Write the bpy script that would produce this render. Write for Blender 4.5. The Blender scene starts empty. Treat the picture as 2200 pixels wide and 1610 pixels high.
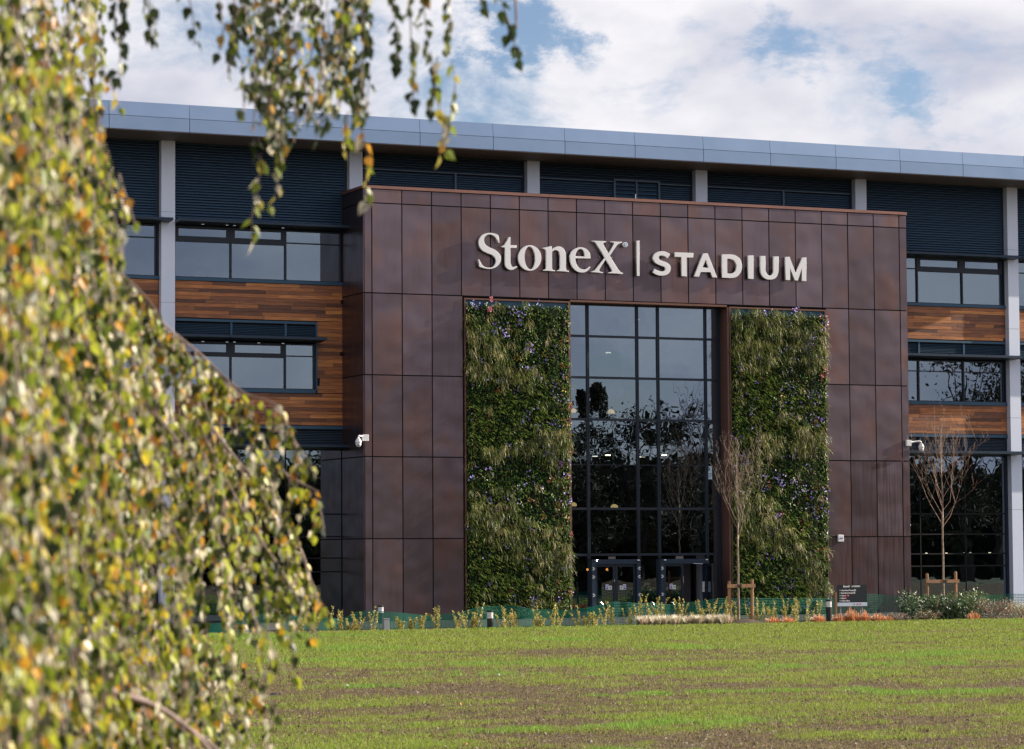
import bpy, math, random
import numpy as np
from mathutils import Vector, Matrix, noise
R = math.radians
random.seed(11)
scn = bpy.context.scene
col = scn.collection

# ------------------------------------------------------------------ camera
CAM = Vector((-37.4217, -96.581, 2.5361)); YAW = .4218; PIT = .0621; ROL = -.0062; FOC = 6086.3
fw = Vector((math.sin(YAW)*math.cos(PIT), math.cos(YAW)*math.cos(PIT), math.sin(PIT)))
rt = Vector((math.cos(YAW), -math.sin(YAW), 0)); upv = rt.cross(fw)
r2 = rt*math.cos(ROL) + upv*math.sin(ROL); u2 = -rt*math.sin(ROL) + upv*math.cos(ROL)
cd = bpy.data.cameras.new('camera'); cam = bpy.data.objects.new('camera', cd); col.objects.link(cam)
cam.matrix_world = Matrix(((r2.x, u2.x, -fw.x, CAM.x), (r2.y, u2.y, -fw.y, CAM.y), (r2.z, u2.z, -fw.z, CAM.z), (0, 0, 0, 1)))
cd.sensor_width = 36; cd.sensor_fit = 'HORIZONTAL'; cd.lens = FOC*36/2200
cd.clip_start = .5; cd.clip_end = 3000
cd.dof.use_dof = True; cd.dof.focus_distance = 106; cd.dof.aperture_fstop = 6.7
scn.camera = cam

# ------------------------------------------------------------------ sky, sun, exposure
SUN_AZ = 7.0      # degrees the sun stands in front of the facade line, which runs along X
SUN_EL = 21.0
to_sun = Vector((math.cos(R(SUN_EL))*math.cos(R(SUN_AZ)), -math.cos(R(SUN_EL))*math.sin(R(SUN_AZ)), math.sin(R(SUN_EL))))
w = bpy.data.worlds.new('World'); scn.world = w; w.use_nodes = True
nt = w.node_tree; N = nt.nodes; L = nt.links; N.clear()
def wn(t, **k):
    n = N.new(t)
    for a, b in k.items(): setattr(n, a, b)
    return n
out = wn('ShaderNodeOutputWorld')
sky = wn('ShaderNodeTexSky', sky_type='NISHITA', sun_disc=False, sun_elevation=R(SUN_EL), sun_rotation=math.atan2(to_sun.x, to_sun.y), air_density=1.0, dust_density=.6, ozone_density=1.6)
bg1 = wn('ShaderNodeBackground'); bg1.inputs[1].default_value = .066; sky_t = wn('ShaderNodeMix', data_type='RGBA', blend_type='MULTIPLY'); sky_t.inputs[0].default_value = 1; sky_t.inputs[7].default_value = (.95, .96, 1.10, 1)
L.new(sky.outputs[0], sky_t.inputs[6]); L.new(sky_t.outputs[2], bg1.inputs[0])
bg2 = wn('ShaderNodeBackground'); bg2.inputs[1].default_value = 1.0
tc = wn('ShaderNodeTexCoord')
mp = wn('ShaderNodeMapping'); L.new(tc.outputs['Generated'], mp.inputs[0]); mp.inputs['Scale'].default_value = (1, 1, 1.9); mp.inputs['Location'].default_value = (.3, 0, .12)
n1 = wn('ShaderNodeTexNoise'); L.new(mp.outputs[0], n1.inputs[0]); n1.inputs['Scale'].default_value = 13; n1.inputs['Detail'].default_value = 12; n1.inputs['Roughness'].default_value = .6; n1.inputs['Distortion'].default_value = .35
n2 = wn('ShaderNodeTexNoise'); L.new(mp.outputs[0], n2.inputs[0]); n2.inputs['Scale'].default_value = 14; n2.inputs['Detail'].default_value = 6; n2.inputs['Roughness'].default_value = .5
def math_n(op, a, b=None, c=None, clamp=False):
    n = wn('ShaderNodeMath', operation=op); n.use_clamp = clamp
    for i, v in enumerate((a, b, c)):
        if v is None: continue
        if isinstance(v, (int, float)): n.inputs[i].default_value = v
        else: L.new(v, n.inputs[i])
    return n.outputs[0]
nw = wn('ShaderNodeTexNoise'); L.new(mp.outputs[0], nw.inputs[0]); nw.inputs['Scale'].default_value = 22; nw.inputs['Detail'].default_value = 8; nw.inputs['Roughness'].default_value = .62
warp = wn('ShaderNodeVectorMath', operation='MULTIPLY_ADD'); L.new(nw.outputs['Color'], warp.inputs[0]); warp.inputs[1].default_value = (.11, .11, .075)
wsub = wn('ShaderNodeVectorMath', operation='SUBTRACT'); L.new(tc.outputs['Generated'], wsub.inputs[0]); wsub.inputs[1].default_value = (.055, .055, .0375); L.new(wsub.outputs[0], warp.inputs[2])
cover = n1.outputs[0]
# a few clear gaps in the cloud deck, each a soft hole round one direction with the noise tearing its edge
def gap(u, v, rad, amt):
    global cover
    d = (fw + r2*((u-1100)/FOC) - u2*((v-805)/FOC)).normalized()
    vm = wn('ShaderNodeVectorMath', operation='DISTANCE'); L.new(warp.outputs[0], vm.inputs[0]); vm.inputs[1].default_value = d
    mr = wn('ShaderNodeMapRange'); mr.interpolation_type = 'SMOOTHSTEP'
    mr.inputs['From Min'].default_value = rad/FOC; mr.inputs['From Max'].default_value = 0
    mr.inputs['To Min'].default_value = 0; mr.inputs['To Max'].default_value = amt
    L.new(vm.outputs['Value'], mr.inputs[0])
    cover = math_n('SUBTRACT', cover, mr.outputs[0])
for g_ in ((1160, 60, 170, .20), (1080, 20, 150, .18), (700, 20, 220, .18), (1610, 50, 100, .10), (1690, 85, 120, .15), (1880, 110, 100, .10), (1930, 190, 95, .12), (1995, 245, 90, .12), (1060, 120, 110, .10)): gap(*g_)
cr = wn('ShaderNodeMapRange'); cr.interpolation_type = 'SMOOTHSTEP'; L.new(cover, cr.inputs[0])
cr.inputs['From Min'].default_value = .27; cr.inputs['From Max'].default_value = .50
cc = wn('ShaderNodeValToRGB'); L.new(n2.outputs[0], cc.inputs[0])
cc.color_ramp.elements[0].position = .34; cc.color_ramp.elements[0].color = (.335, .345, .41, 1)
cc.color_ramp.elements[1].position = .62; cc.color_ramp.elements[1].color = (.54, .53, .55, 1)
L.new(cc.outputs[0], bg2.inputs[0])
mx = wn('ShaderNodeMixShader'); L.new(cr.outputs[0], mx.inputs[0]); L.new(bg1.outputs[0], mx.inputs[1]); L.new(bg2.outputs[0], mx.inputs[2])
L.new(mx.outputs[0], out.inputs[0])
sd = bpy.data.lights.new('sun', 'SUN'); sd.energy = 5.0; sd.angle = R(.5); sd.color = (1, .90, .74)
sun = bpy.data.objects.new('sun', sd); col.objects.link(sun); sun.rotation_euler = to_sun.to_track_quat('Z', 'Y').to_euler(); sun.location = to_sun*60
vs = scn.view_settings; scn.display_settings.display_device = 'sRGB'
vs.view_transform = 'Standard'; vs.look = 'None'; vs.gamma = 1; vs.exposure = 0.82; vs.use_curve_mapping = False
scn.render.engine = 'CYCLES'; scn.cycles.use_denoising = True; scn.cycles.max_bounces = 7; scn.cycles.transparent_max_bounces = 12
scn.cycles.glossy_bounces = 4; scn.cycles.transmission_bounces = 4; scn.cycles.caustics_reflective = False; scn.cycles.caustics_refractive = False
scn.cycles.sample_clamp_indirect = 4

# ------------------------------------------------------------------ helpers
def ray(u, v): return fw + r2*((u-1100)/FOC) - u2*((v-805)/FOC)
def at(u, v, Y): d = ray(u, v); return CAM + d*((Y-CAM.y)/d.y)
def atz(u, v, Z=0.0): d = ray(u, v); return CAM + d*((Z-CAM.z)/d.z)
def dp(u, v, dist): return CAM + ray(u, v)*dist
def proj(p):
    d = Vector(p)-CAM; z = d.dot(fw); return 1100+FOC*d.dot(r2)/z, 805-FOC*d.dot(u2)/z, z
def inpoly(x, y, P):
    c = False; j = len(P)-1
    for i in range(len(P)):
        if (P[i][1] > y) != (P[j][1] > y) and x < (P[j][0]-P[i][0])*(y-P[i][1])/(P[j][1]-P[i][1])+P[i][0]: c = not c
        j = i
    return c
def link(o, parent=None):
    col.objects.link(o)
    if parent is not None: o.parent = parent
    return o
def thing(name, label, cat, loc=(0, 0, 0), group=None, rz=0):
    o = bpy.data.objects.new(name, None); o.empty_display_size = .2; col.objects.link(o); o.location = loc; o.rotation_euler = (0, 0, rz)
    o['label'] = label; o['category'] = cat
    if group: o['group'] = group
    return o
class MB:
    def __init__(s): s.v = []; s.f = []; s.m = []; s.c = []
    def poly(s, pts, c=None, m=0):
        b = len(s.v); s.v += [tuple(p) for p in pts]; s.f.append(tuple(range(b, b+len(pts)))); s.m.append(m)
        if c is not None: s.c += [c]*len(pts)
    def box(s, x0, x1, y0, y1, z0, z1, m=0):
        b = len(s.v)
        s.v += [(x0, y0, z0), (x1, y0, z0), (x1, y1, z0), (x0, y1, z0), (x0, y0, z1), (x1, y0, z1), (x1, y1, z1), (x0, y1, z1)]
        for f in ((0, 3, 2, 1), (4, 5, 6, 7), (0, 1, 5, 4), (1, 2, 6, 5), (2, 3, 7, 6), (3, 0, 4, 7)): s.f.append(tuple(b+i for i in f)); s.m.append(m)
    def prism(s, prof, x0, x1):   # prof: list of (y,z), counter clockwise seen from +x
        n = len(prof); b = len(s.v)
        s.v += [(x0, y, z) for y, z in prof]+[(x1, y, z) for y, z in prof]
        s.f.append(tuple(b+i for i in reversed(range(n)))); s.f.append(tuple(b+n+i for i in range(n)))
        for i in range(n): j = (i+1) % n; s.f.append((b+i, b+j, b+n+j, b+n+i))
        s.m += [0]*(n+2)
    def tube(s, pts, rad, n=6, cap=True, m=0):
        pts = [Vector(p) for p in pts]; rad = rad if isinstance(rad, (list, tuple)) else [rad]*len(pts); b = len(s.v)
        for i, p in enumerate(pts):
            t = (pts[min(i+1, len(pts)-1)]-pts[max(i-1, 0)]).normalized()
            a = t.cross(Vector((0, 0, 1))); a = a.normalized() if a.length > .05 else Vector((1, 0, 0)); c = t.cross(a).normalized()
            for k in range(n): q = 2*math.pi*k/n; s.v.append(tuple(p+(a*math.cos(q)+c*math.sin(q))*rad[i]))
        for i in range(len(pts)-1):
            for k in range(n):
                k2 = (k+1) % n; s.f.append((b+i*n+k, b+i*n+k2, b+(i+1)*n+k2, b+(i+1)*n+k)); s.m.append(m)
        if cap:
            s.f.append(tuple(b+k for k in range(n))); s.f.append(tuple(b+(len(pts)-1)*n+k for k in reversed(range(n)))); s.m += [m, m]
    def lathe(s, prof, c=(0, 0, 0), n=16, m=0):
        b = len(s.v)
        for r_, z in prof:
            for k in range(n): q = 2*math.pi*k/n; s.v.append((c[0]+r_*math.cos(q), c[1]+r_*math.sin(q), c[2]+z))
        for i in range(len(prof)-1):
            for k in range(n): k2 = (k+1) % n; s.f.append((b+i*n+k, b+i*n+k2, b+(i+1)*n+k2, b+(i+1)*n+k)); s.m.append(m)
        s.f.append(tuple(b+k for k in reversed(range(n)))); s.f.append(tuple(b+(len(prof)-1)*n+k for k in range(n))); s.m += [m, m]
    def mesh(s, name, mats, smooth=False):
        me = bpy.data.meshes.new(name); me.from_pydata(s.v, [], s.f)
        for m_ in (mats if isinstance(mats, (list, tuple)) else [mats]): me.materials.append(m_)
        if any(s.m): me.polygons.foreach_set('material_index', s.m)
        if s.c:
            a = me.color_attributes.new('col', 'FLOAT_COLOR', 'POINT'); flat = []
            for c in s.c: flat += [c[0], c[1], c[2], 1]
            a.data.foreach_set('color', flat)
        if smooth: me.polygons.foreach_set('use_smooth', [True]*len(me.polygons))
        me.update(); return me
    def obj(s, name, mats, parent=None, smooth=False, bevel=0, stuff=False):
        o = bpy.data.objects.new(name, s.mesh(name, mats, smooth)); link(o, parent)
        if bevel:
            md = o.modifiers.new('bevel', 'BEVEL'); md.width = bevel; md.segments = 1; md.limit_method = 'ANGLE'
        if stuff: o['kind'] = 'stuff'
        return o
def tag(o, label, cat, group=None):
    o['label'] = label; o['category'] = cat
    if group: o['group'] = group
    return o

# ------------------------------------------------------------------ materials
def mat(name, c=(.5, .5, .5), rough=.6, metal=0, c2=None, scale=4, det=4, stretch=None, bump=0, bscale=None, objvar=0, attr=None, trans=0, spec=.5, emit=0, coat=0, lo=.35, hi=.65, objcol=False, rrange=None, bdist=.02):
    m = bpy.data.materials.new(name); m.use_nodes = True; t = m.node_tree; n = t.nodes; l = t.links
    b = n['Principled BSDF']; b.inputs['Roughness'].default_value = rough; b.inputs['Metallic'].default_value = metal
    b.inputs['Specular IOR Level'].default_value = spec; b.inputs['Coat Weight'].default_value = coat
    b.inputs['Base Color'].default_value = (*c, 1)
    co = n.new('ShaderNodeTexCoord'); src = co.outputs['Object']
    mpn = n.new('ShaderNodeMapping'); l.new(src, mpn.inputs[0])
    if stretch: mpn.inputs['Scale'].default_value = stretch
    vec = mpn.outputs[0]
    oi = None
    if objvar or objcol: oi = n.new('ShaderNodeObjectInfo')
    if objvar:
        ad = n.new('ShaderNodeVectorMath'); ad.operation = 'MULTIPLY_ADD'; l.new(oi.outputs['Random'], ad.inputs[0]); ad.inputs[1].default_value = (37, 91, 53); l.new(vec, ad.inputs[2]); vec = ad.outputs[0]
    colr = None
    if attr: a = n.new('ShaderNodeAttribute'); a.attribute_name = attr; colr = a.outputs['Color']
    elif objcol: colr = oi.outputs['Color']
    elif c2 is not None:
        ns = n.new('ShaderNodeTexNoise'); ns.inputs['Scale'].default_value = scale; ns.inputs['Detail'].default_value = det; l.new(vec, ns.inputs[0])
        rp = n.new('ShaderNodeValToRGB'); rp.color_ramp.elements[0].position = lo; rp.color_ramp.elements[1].position = hi
        rp.color_ramp.elements[0].color = (*c, 1); rp.color_ramp.elements[1].color = (*c2, 1); l.new(ns.outputs[0], rp.inputs[0]); colr = rp.outputs[0]
        if rrange:
            mr = n.new('ShaderNodeMapRange'); l.new(ns.outputs[0], mr.inputs[0]); mr.inputs['From Min'].default_value = lo; mr.inputs['From Max'].default_value = hi
            mr.inputs['To Min'].default_value = rrange[0]; mr.inputs['To Max'].default_value = rrange[1]; l.new(mr.outputs[0], b.inputs['Roughness'])
    if objvar:
        if colr is None:
            rg = n.new('ShaderNodeRGB'); rg.outputs[0].default_value = (*c, 1); colr = rg.outputs[0]
        hs = n.new('ShaderNodeHueSaturation'); mr = n.new('ShaderNodeMapRange'); l.new(oi.outputs['Random'], mr.inputs[0])
        mr.inputs['To Min'].default_value = 1-objvar; mr.inputs['To Max'].default_value = 1+objvar; l.new(mr.outputs[0], hs.inputs['Value']); l.new(colr, hs.inputs['Color']); colr = hs.outputs[0]
    if colr is not None: l.new(colr, b.inputs['Base Color'])
    if bump:
        nb = n.new('ShaderNodeTexNoise'); nb.inputs['Scale'].default_value = bscale or scale; nb.inputs['Detail'].default_value = 3; l.new(vec, nb.inputs[0])
        bp = n.new('ShaderNodeBump'); bp.inputs['Strength'].default_value = bump; bp.inputs['Distance'].default_value = bdist; l.new(nb.outputs[0], bp.inputs['Height']); l.new(bp.outputs[0], b.inputs['Normal'])
    if trans:
        tr = n.new('ShaderNodeBsdfTranslucent'); mxs = n.new('ShaderNodeMixShader'); mxs.inputs[0].default_value = trans
        if colr is not None: l.new(colr, tr.inputs[0])
        else: tr.inputs[0].default_value = (*c, 1)
        l.new(b.outputs[0], mxs.inputs[1]); l.new(tr.outputs[0], mxs.inputs[2]); l.new(mxs.outputs[0], n['Material Output'].inputs[0])
    if emit:
        b.inputs['Emission Color'].default_value = (*c, 1); b.inputs['Emission Strength'].default_value = emit
    return m
def ramp_obj(name, stops, rough, grain=None, rs=.0, spec=.5, metal=0):
    """colour picked per object from a ramp, with a grain stretched along X"""
    m = bpy.data.materials.new(name); m.use_nodes = True; t = m.node_tree; n = t.nodes; l = t.links; b = n['Principled BSDF']
    b.inputs['Roughness'].default_value = rough; b.inputs['Specular IOR Level'].default_value = spec
    oi = n.new('ShaderNodeObjectInfo'); rp = n.new('ShaderNodeValToRGB'); l.new(oi.outputs['Random'], rp.inputs[0])
    el = rp.color_ramp.elements
    while len(el) < len(stops): el.new(.5)
    for e, (p_, c_) in zip(el, stops): e.position = p_; e.color = (*c_, 1)
    tcn = n.new('ShaderNodeTexCoord'); ad = n.new('ShaderNodeVectorMath'); ad.operation = 'MULTIPLY_ADD'; l.new(oi.outputs['Random'], ad.inputs[0]); ad.inputs[1].default_value = (37, 91, 53); l.new(tcn.outputs['Object'], ad.inputs[2])
    mp_ = n.new('ShaderNodeMapping'); l.new(ad.outputs[0], mp_.inputs[0]); mp_.inputs['Scale'].default_value = (1.2, 20, 22)
    ns = n.new('ShaderNodeTexNoise'); l.new(mp_.outputs[0], ns.inputs[0]); ns.inputs['Scale'].default_value = 1.5; ns.inputs['Detail'].default_value = 5
    mr = n.new('ShaderNodeMapRange'); l.new(ns.outputs[0], mr.inputs[0]); mr.inputs['From Min'].default_value = .3; mr.inputs['From Max'].default_value = .7; mr.inputs['To Min'].default_value = .6; mr.inputs['To Max'].default_value = 1.35
    hs = n.new('ShaderNodeHueSaturation'); l.new(rp.outputs[0], hs.inputs['Color']); l.new(mr.outputs[0], hs.inputs['Value']); l.new(hs.outputs[0], b.inputs['Base Color'])
    bp = n.new('ShaderNodeBump'); bp.inputs['Strength'].default_value = .4; bp.inputs['Distance'].default_value = .01; l.new(ns.outputs[0], bp.inputs['Height']); l.new(bp.outputs[0], b.inputs['Normal'])
    return m
def glass_mat(name, refl, tint, rough=0.0, wav=.0, wscale=1.5):
    m = bpy.data.materials.new(name); m.use_nodes = True; t = m.node_tree; n = t.nodes; l = t.links; n.remove(n['Principled BSDF'])
    tr = n.new('ShaderNodeBsdfTransparent'); tr.inputs[0].default_value = (*tint, 1)
    gl = n.new('ShaderNodeBsdfGlossy'); gl.inputs['Roughness'].default_value = rough; gl.inputs[0].default_value = (.66, .82, 1, 1)
    mx_ = n.new('ShaderNodeMixShader'); mx_.inputs[0].default_value = refl
    l.new(tr.outputs[0], mx_.inputs[1]); l.new(gl.outputs[0], mx_.inputs[2]); l.new(mx_.outputs[0], n['Material Output'].inputs[0])
    if wav:
        tcn = n.new('ShaderNodeTexCoord'); ns = n.new('ShaderNodeTexNoise'); l.new(tcn.outputs['Object'], ns.inputs[0]); ns.inputs['Scale'].default_value = wscale; ns.inputs['Detail'].default_value = 2
        bp = n.new('ShaderNodeBump'); bp.inputs['Strength'].default_value = 1; bp.inputs['Distance'].default_value = wav; l.new(ns.outputs[0], bp.inputs['Height']); l.new(bp.outputs[0], gl.inputs['Normal'])
    return m
def copper(name, streak):
    """weathered bronze panel: mottling, per panel tone, and rain streaks where they exist"""
    m = bpy.data.materials.new(name); m.use_nodes = True; t = m.node_tree; n = t.nodes; l = t.links; b = n['Principled BSDF']
    b.inputs['Metallic'].default_value = .90; b.inputs['Roughness'].default_value = .40
    tcn = n.new('ShaderNodeTexCoord'); oi = n.new('ShaderNodeObjectInfo')
    ad = n.new('ShaderNodeVectorMath'); ad.operation = 'MULTIPLY_ADD'; l.new(oi.outputs['Random'], ad.inputs[0]); ad.inputs[1].default_value = (37, 91, 53); l.new(tcn.outputs['Object'], ad.inputs[2])
    ns = n.new('ShaderNodeTexNoise'); l.new(ad.outputs[0], ns.inputs[0]); ns.inputs['Scale'].default_value = .55; ns.inputs['Detail'].default_value = 3
    rp = n.new('ShaderNodeValToRGB'); l.new(ns.outputs[0], rp.inputs[0]); e = rp.color_ramp.elements
    e[0].position = .36; e[0].color = (.142, .106, .118, 1); e[1].position = .66; e[1].color = (.182, .112, .106, 1)
    e2 = e.new(.5); e2.color = (.152, .116, .132, 1)
    mr = n.new('ShaderNodeMapRange'); l.new(oi.outputs['Random'], mr.inputs[0]); mr.inputs['To Min'].default_value = .82; mr.inputs['To Max'].default_value = 1.18
    hs = n.new('ShaderNodeHueSaturation'); l.new(rp.outputs[0], hs.inputs['Color']); l.new(mr.outputs[0], hs.inputs['Value'])
    mp_ = n.new('ShaderNodeMapping'); l.new(ad.outputs[0], mp_.inputs[0]); mp_.inputs['Scale'].default_value = (7, 7, .35) if streak else (4, 4, .5)
    st = n.new('ShaderNodeTexNoise'); l.new(mp_.outputs[0], st.inputs[0]); st.inputs['Scale'].default_value = 1.3; st.inputs['Detail'].default_value = 4
    sr = n.new('ShaderNodeMapRange'); l.new(st.outputs[0], sr.inputs[0]); sr.inputs['From Min'].default_value = .5-(.08 if streak else 0); sr.inputs['From Max'].default_value = .68; sr.inputs['To Min'].default_value = 0; sr.inputs['To Max'].default_value = .8 if streak else .12
    mxc = n.new('ShaderNodeMix'); mxc.data_type = 'RGBA'; l.new(sr.outputs[0], mxc.inputs[0]); l.new(hs.outputs[0], mxc.inputs[6]); mxc.inputs[7].default_value = (.075, .040, .040, 1)
    l.new(mxc.outputs[2], b.inputs['Base Color'])
    nb = n.new('ShaderNodeTexNoise'); l.new(ad.outputs[0], nb.inputs[0]); nb.inputs['Scale'].default_value = .8; nb.inputs['Detail'].default_value = 1
    bp = n.new('ShaderNodeBump'); bp.inputs['Strength'].default_value = 1; bp.inputs['Distance'].default_value = .06; l.new(nb.outputs[0], bp.inputs['Height']); l.new(bp.outputs[0], b.inputs['Normal'])
    rr = n.new('ShaderNodeMapRange'); l.new(st.outputs[0], rr.inputs[0]); rr.inputs['To Min'].default_value = .24; rr.inputs['To Max'].default_value = .42; l.new(rr.outputs[0], b.inputs['Roughness'])
    return m
M = {}
M['copper'] = copper('bronze_cladding', False); M['copper_streak'] = copper('streaked_bronze_cladding', True)
M['coping'] = mat('coping_bronze', (.30, .150, .115), .42, .5, c2=(.24, .12, .10), scale=1.2)
M['trim'] = mat('bronze_trim', (.17, .085, .065), .45, .5)
M['void'] = mat('dark_membrane', (.008, .008, .010), .9)
M['fascia'] = mat('fascia_aluminium', (.24, .33, .48), .36, .8, c2=(.27, .36, .52), scale=.6, objvar=.025, bump=.5, bscale=.5, bdist=.03)
M['soffit'] = mat('soffit_panel', (.17, .145, .135), .6, objvar=.05)
M['column'] = mat('column_white_metal', (.74, .80, .95), .45, .1, c2=(.70, .77, .93), scale=.8)
M['louvre'] = mat('louvre_blue_grey', (.055, .115, .20), .45, .3, objvar=.05)
M['louvre_dark'] = mat('screen_louvre', (.035, .075, .125), .5, .2)
M['frame'] = mat('frame_blue_grey', (.010, .018, .032), .45, .2)
M['rail'] = mat('rail_grey', (.10, .15, .22), .5, .2)
M['shade'] = mat('sunshade_blue', (.018, .036, .065), .4, .3)
M['sill'] = mat('sill_blue', (.03, .085, .15), .45, .2)
M['timber'] = ramp_obj('cedar_boards', [(0, (.10, .040, .026)), (.18, (.25, .095, .042)), (.4, (.42, .150, .05)), (.55, (.15, .060, .040)), (.72, (.56, .22, .07)), (.9, (.38, .135, .045)), (1, (.64, .27, .085))], .5)
M['glass'] = glass_mat('tinted_glass', .29, (.10, .12, .13), .0, .0022, .9)
M['glass_win'] = glass_mat('window_glass', .26, (.28, .32, .35), .0, .0015, .7)
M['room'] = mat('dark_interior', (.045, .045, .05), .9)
M['room_light'] = mat('office_wall', (.25, .26, .27), .9)
M['lamp'] = mat('lit_lamp', (1, .86, .62), .5, emit=3.5)
M['lampdome'] = mat('lit_dome_lamp', (1, .62, .25), .5, emit=2.6)
M['lampred'] = mat('lit_orange_lamp', (1, .35, .06), .5, emit=6)
M['white'] = mat('white_paint', (.78, .78, .80), .35, spec=.5)
M['letter'] = mat('letter_white', (.84, .83, .85), .4)
M['letter_side'] = mat('letter_return', (.60, .60, .58), .5)
M['black'] = mat('black_plastic', (.012, .012, .014), .4)
M['greymetal'] = mat('grey_metal', (.30, .32, .34), .5, .3)
M['steel'] = mat('stainless_steel', (.6, .62, .64), .25, 1)
M['blueprint'] = mat('print_blue', (.02, .03, .42), .5)
M['redprint'] = mat('print_red', (.55, .03, .03), .5)
M['greenprint'] = mat('print_green', (.25, .38, .30), .5)
M['cyan'] = mat('print_pale_blue', (.25, .42, .62), .5)
M['signboard'] = mat('sign_board_navy', (.008, .014, .024), .35)
M['signband'] = mat('sign_band_pale', (.50, .58, .70), .4)
M['stake'] = mat('stake_timber', (.36, .20, .10), .75, c2=(.24, .12, .06), scale=9, stretch=(1, 1, .15))
M['net'] = mat('green_netting', (.004, .20, .135), .5, trans=.3)
M['bark_young'] = mat('young_bark', (.36, .27, .20), .7, c2=(.20, .14, .10), scale=14)
M['twig_red'] = mat('red_twig_bark', (.24, .13, .10), .7, c2=(.36, .25, .18), scale=9)
M['bark_birch'] = mat('birch_twig_bark', (.17, .10, .085), .6, c2=(.30, .22, .19), scale=12)
M['trunk_birch'] = mat('birch_trunk_bark', (.62, .60, .56), .8, c2=(.05, .04, .035), scale=5, stretch=(1, 1, 3), lo=.42, hi=.62)
M['leaf'] = mat('leaf_attribute', rough=.42, attr='col', trans=.32, spec=.55)
M['leaf_obj'] = mat('birch_leaf', rough=.42, objcol=True, trans=.42, spec=.5)
M['leaf_birch'] = mat('birch_leaf_mass', rough=.42, attr='col', trans=.42, spec=.5)
M['wallplant'] = mat('wall_planting_leaf', rough=.42, attr='col', trans=.3, spec=.45)
M['grass'] = mat('grass_blade', rough=.6, attr='col', trans=.30, spec=.3)
M['dark_tree'] = mat('far_foliage', rough=.7, attr='col', spec=.2)
M['bark_far'] = mat('far_bark', (.045, .035, .028), .9)
M['felt'] = mat('planting_felt', (.005, .008, .004), .95, c2=(.012, .014, .006), scale=9)
M['soil'] = mat('bed_soil', (.055, .036, .026), .95, c2=(.10, .07, .05), scale=6, bump=.8, bscale=20)
M['paving'] = mat('path_paving', (.30, .30, .31), .8, c2=(.36, .36, .37), scale=2)
M['asphalt'] = mat('path_asphalt', (.05, .05, .052), .9, c2=(.07, .07, .072), scale=3)
M['debris'] = mat('black_scrap', (.012, .014, .02), .5)
# ================================================================== the stand (long wing behind the entrance block)
D = 2.264
stand = thing('stadium_stand', 'long stadium stand with cedar boards, dark louvres, white columns and blue-grey roof edge', 'building', (0, D, 0))
def put(name, mb, m, parent, **k):
    """mesh given in world coordinates, parented to a thing that stands at parent.location"""
    o = mb.obj(name, m, None, **k); o.parent = parent
    root = parent
    while root.parent: root = root.parent
    if parent is root: o.location = -root.location
    return o
cache = {}
def piece(name, mesh_key, build, m, parent, loc):
    """a shared-mesh piece centred on loc (world)"""
    if mesh_key not in cache:
        mb = MB(); build(mb); cache[mesh_key] = mb.mesh(name, m)
    o = bpy.data.objects.new(name, cache[mesh_key]); link(o, parent)
    off = Vector((0, 0, 0)); q = parent
    while q: off += q.location; q = q.parent
    o.location = Vector(loc)-off
    return o
CW = .52; cols = [-7.12+7.31*k for k in range(-1, 7)]
# structure behind everything
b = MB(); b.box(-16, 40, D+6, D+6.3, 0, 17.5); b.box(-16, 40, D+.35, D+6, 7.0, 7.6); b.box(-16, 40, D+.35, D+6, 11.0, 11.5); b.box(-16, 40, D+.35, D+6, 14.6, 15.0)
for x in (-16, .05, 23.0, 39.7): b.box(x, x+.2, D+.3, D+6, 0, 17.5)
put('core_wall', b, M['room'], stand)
b = MB(); b.box(-16.0, 39.9, .35, 24, 18.30, 18.42); b.box(-16, 39.9, 23.6, 24, 0, 18.3); put('roof', b, M['greymetal'], stand)
# fascia: lower upright course, upper course leaning back
FX0 = -9.66-2.97*2; FZ0, FZ1, FZ2 = 17.55, 18.035, 18.565
for i in range(19):
    x = FX0+2.97*i
    def fl(mb): mb.box(-1.475, 1.475, 0, .06, -.235, .235)
    o = piece('fascia_panel', 'fl', fl, M['fascia'], stand, (x+1.485, -.05, (FZ0+FZ1)/2-.004)); o.rotation_euler = (0, 0, random.uniform(-.0015, .0015))
    def fu(mb): mb.prism([(0, 0), (.06, 0), (.12, .505), (.05, .505)], -1.478, 1.478)
    piece('fascia_panel', 'fu', fu, M['fascia'], stand, (x+1.485, -.035, FZ1+.006))
b = MB(); b.box(FX0, 40.5, 0.02, .06, 17.57, 18.06); put('fascia_backing', b, M['void'], stand)
for i in range(19):
    x = FX0+2.97*i
    def so(mb): mb.box(-1.478, 1.478, -1.28, 1.28, -.03, 0)
    piece('soffit_panel', 'so', so, M['soffit'], stand, (x+1.485, 1.25, 17.548))
b = MB(); b.box(FX0, 40.5, .01, 3.2, 17.56, 17.6); put('soffit_backing', b, M['void'], stand)
# columns
for x in cols:
    def cl(mb):
        mb.box(0, CW, 0, .42, 0, 17.515)
    o = piece('column', 'col', cl, M['column'], stand, (x, D-.3, 0))
b = MB()
for x in cols:
    for z in (4.1, 7.9, 11.6, 14.9): b.box(x-.003, x+CW+.003, D-.303, D+.1, z, z+.012)
put('column_joints', b, M['greymetal'], stand)
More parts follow.
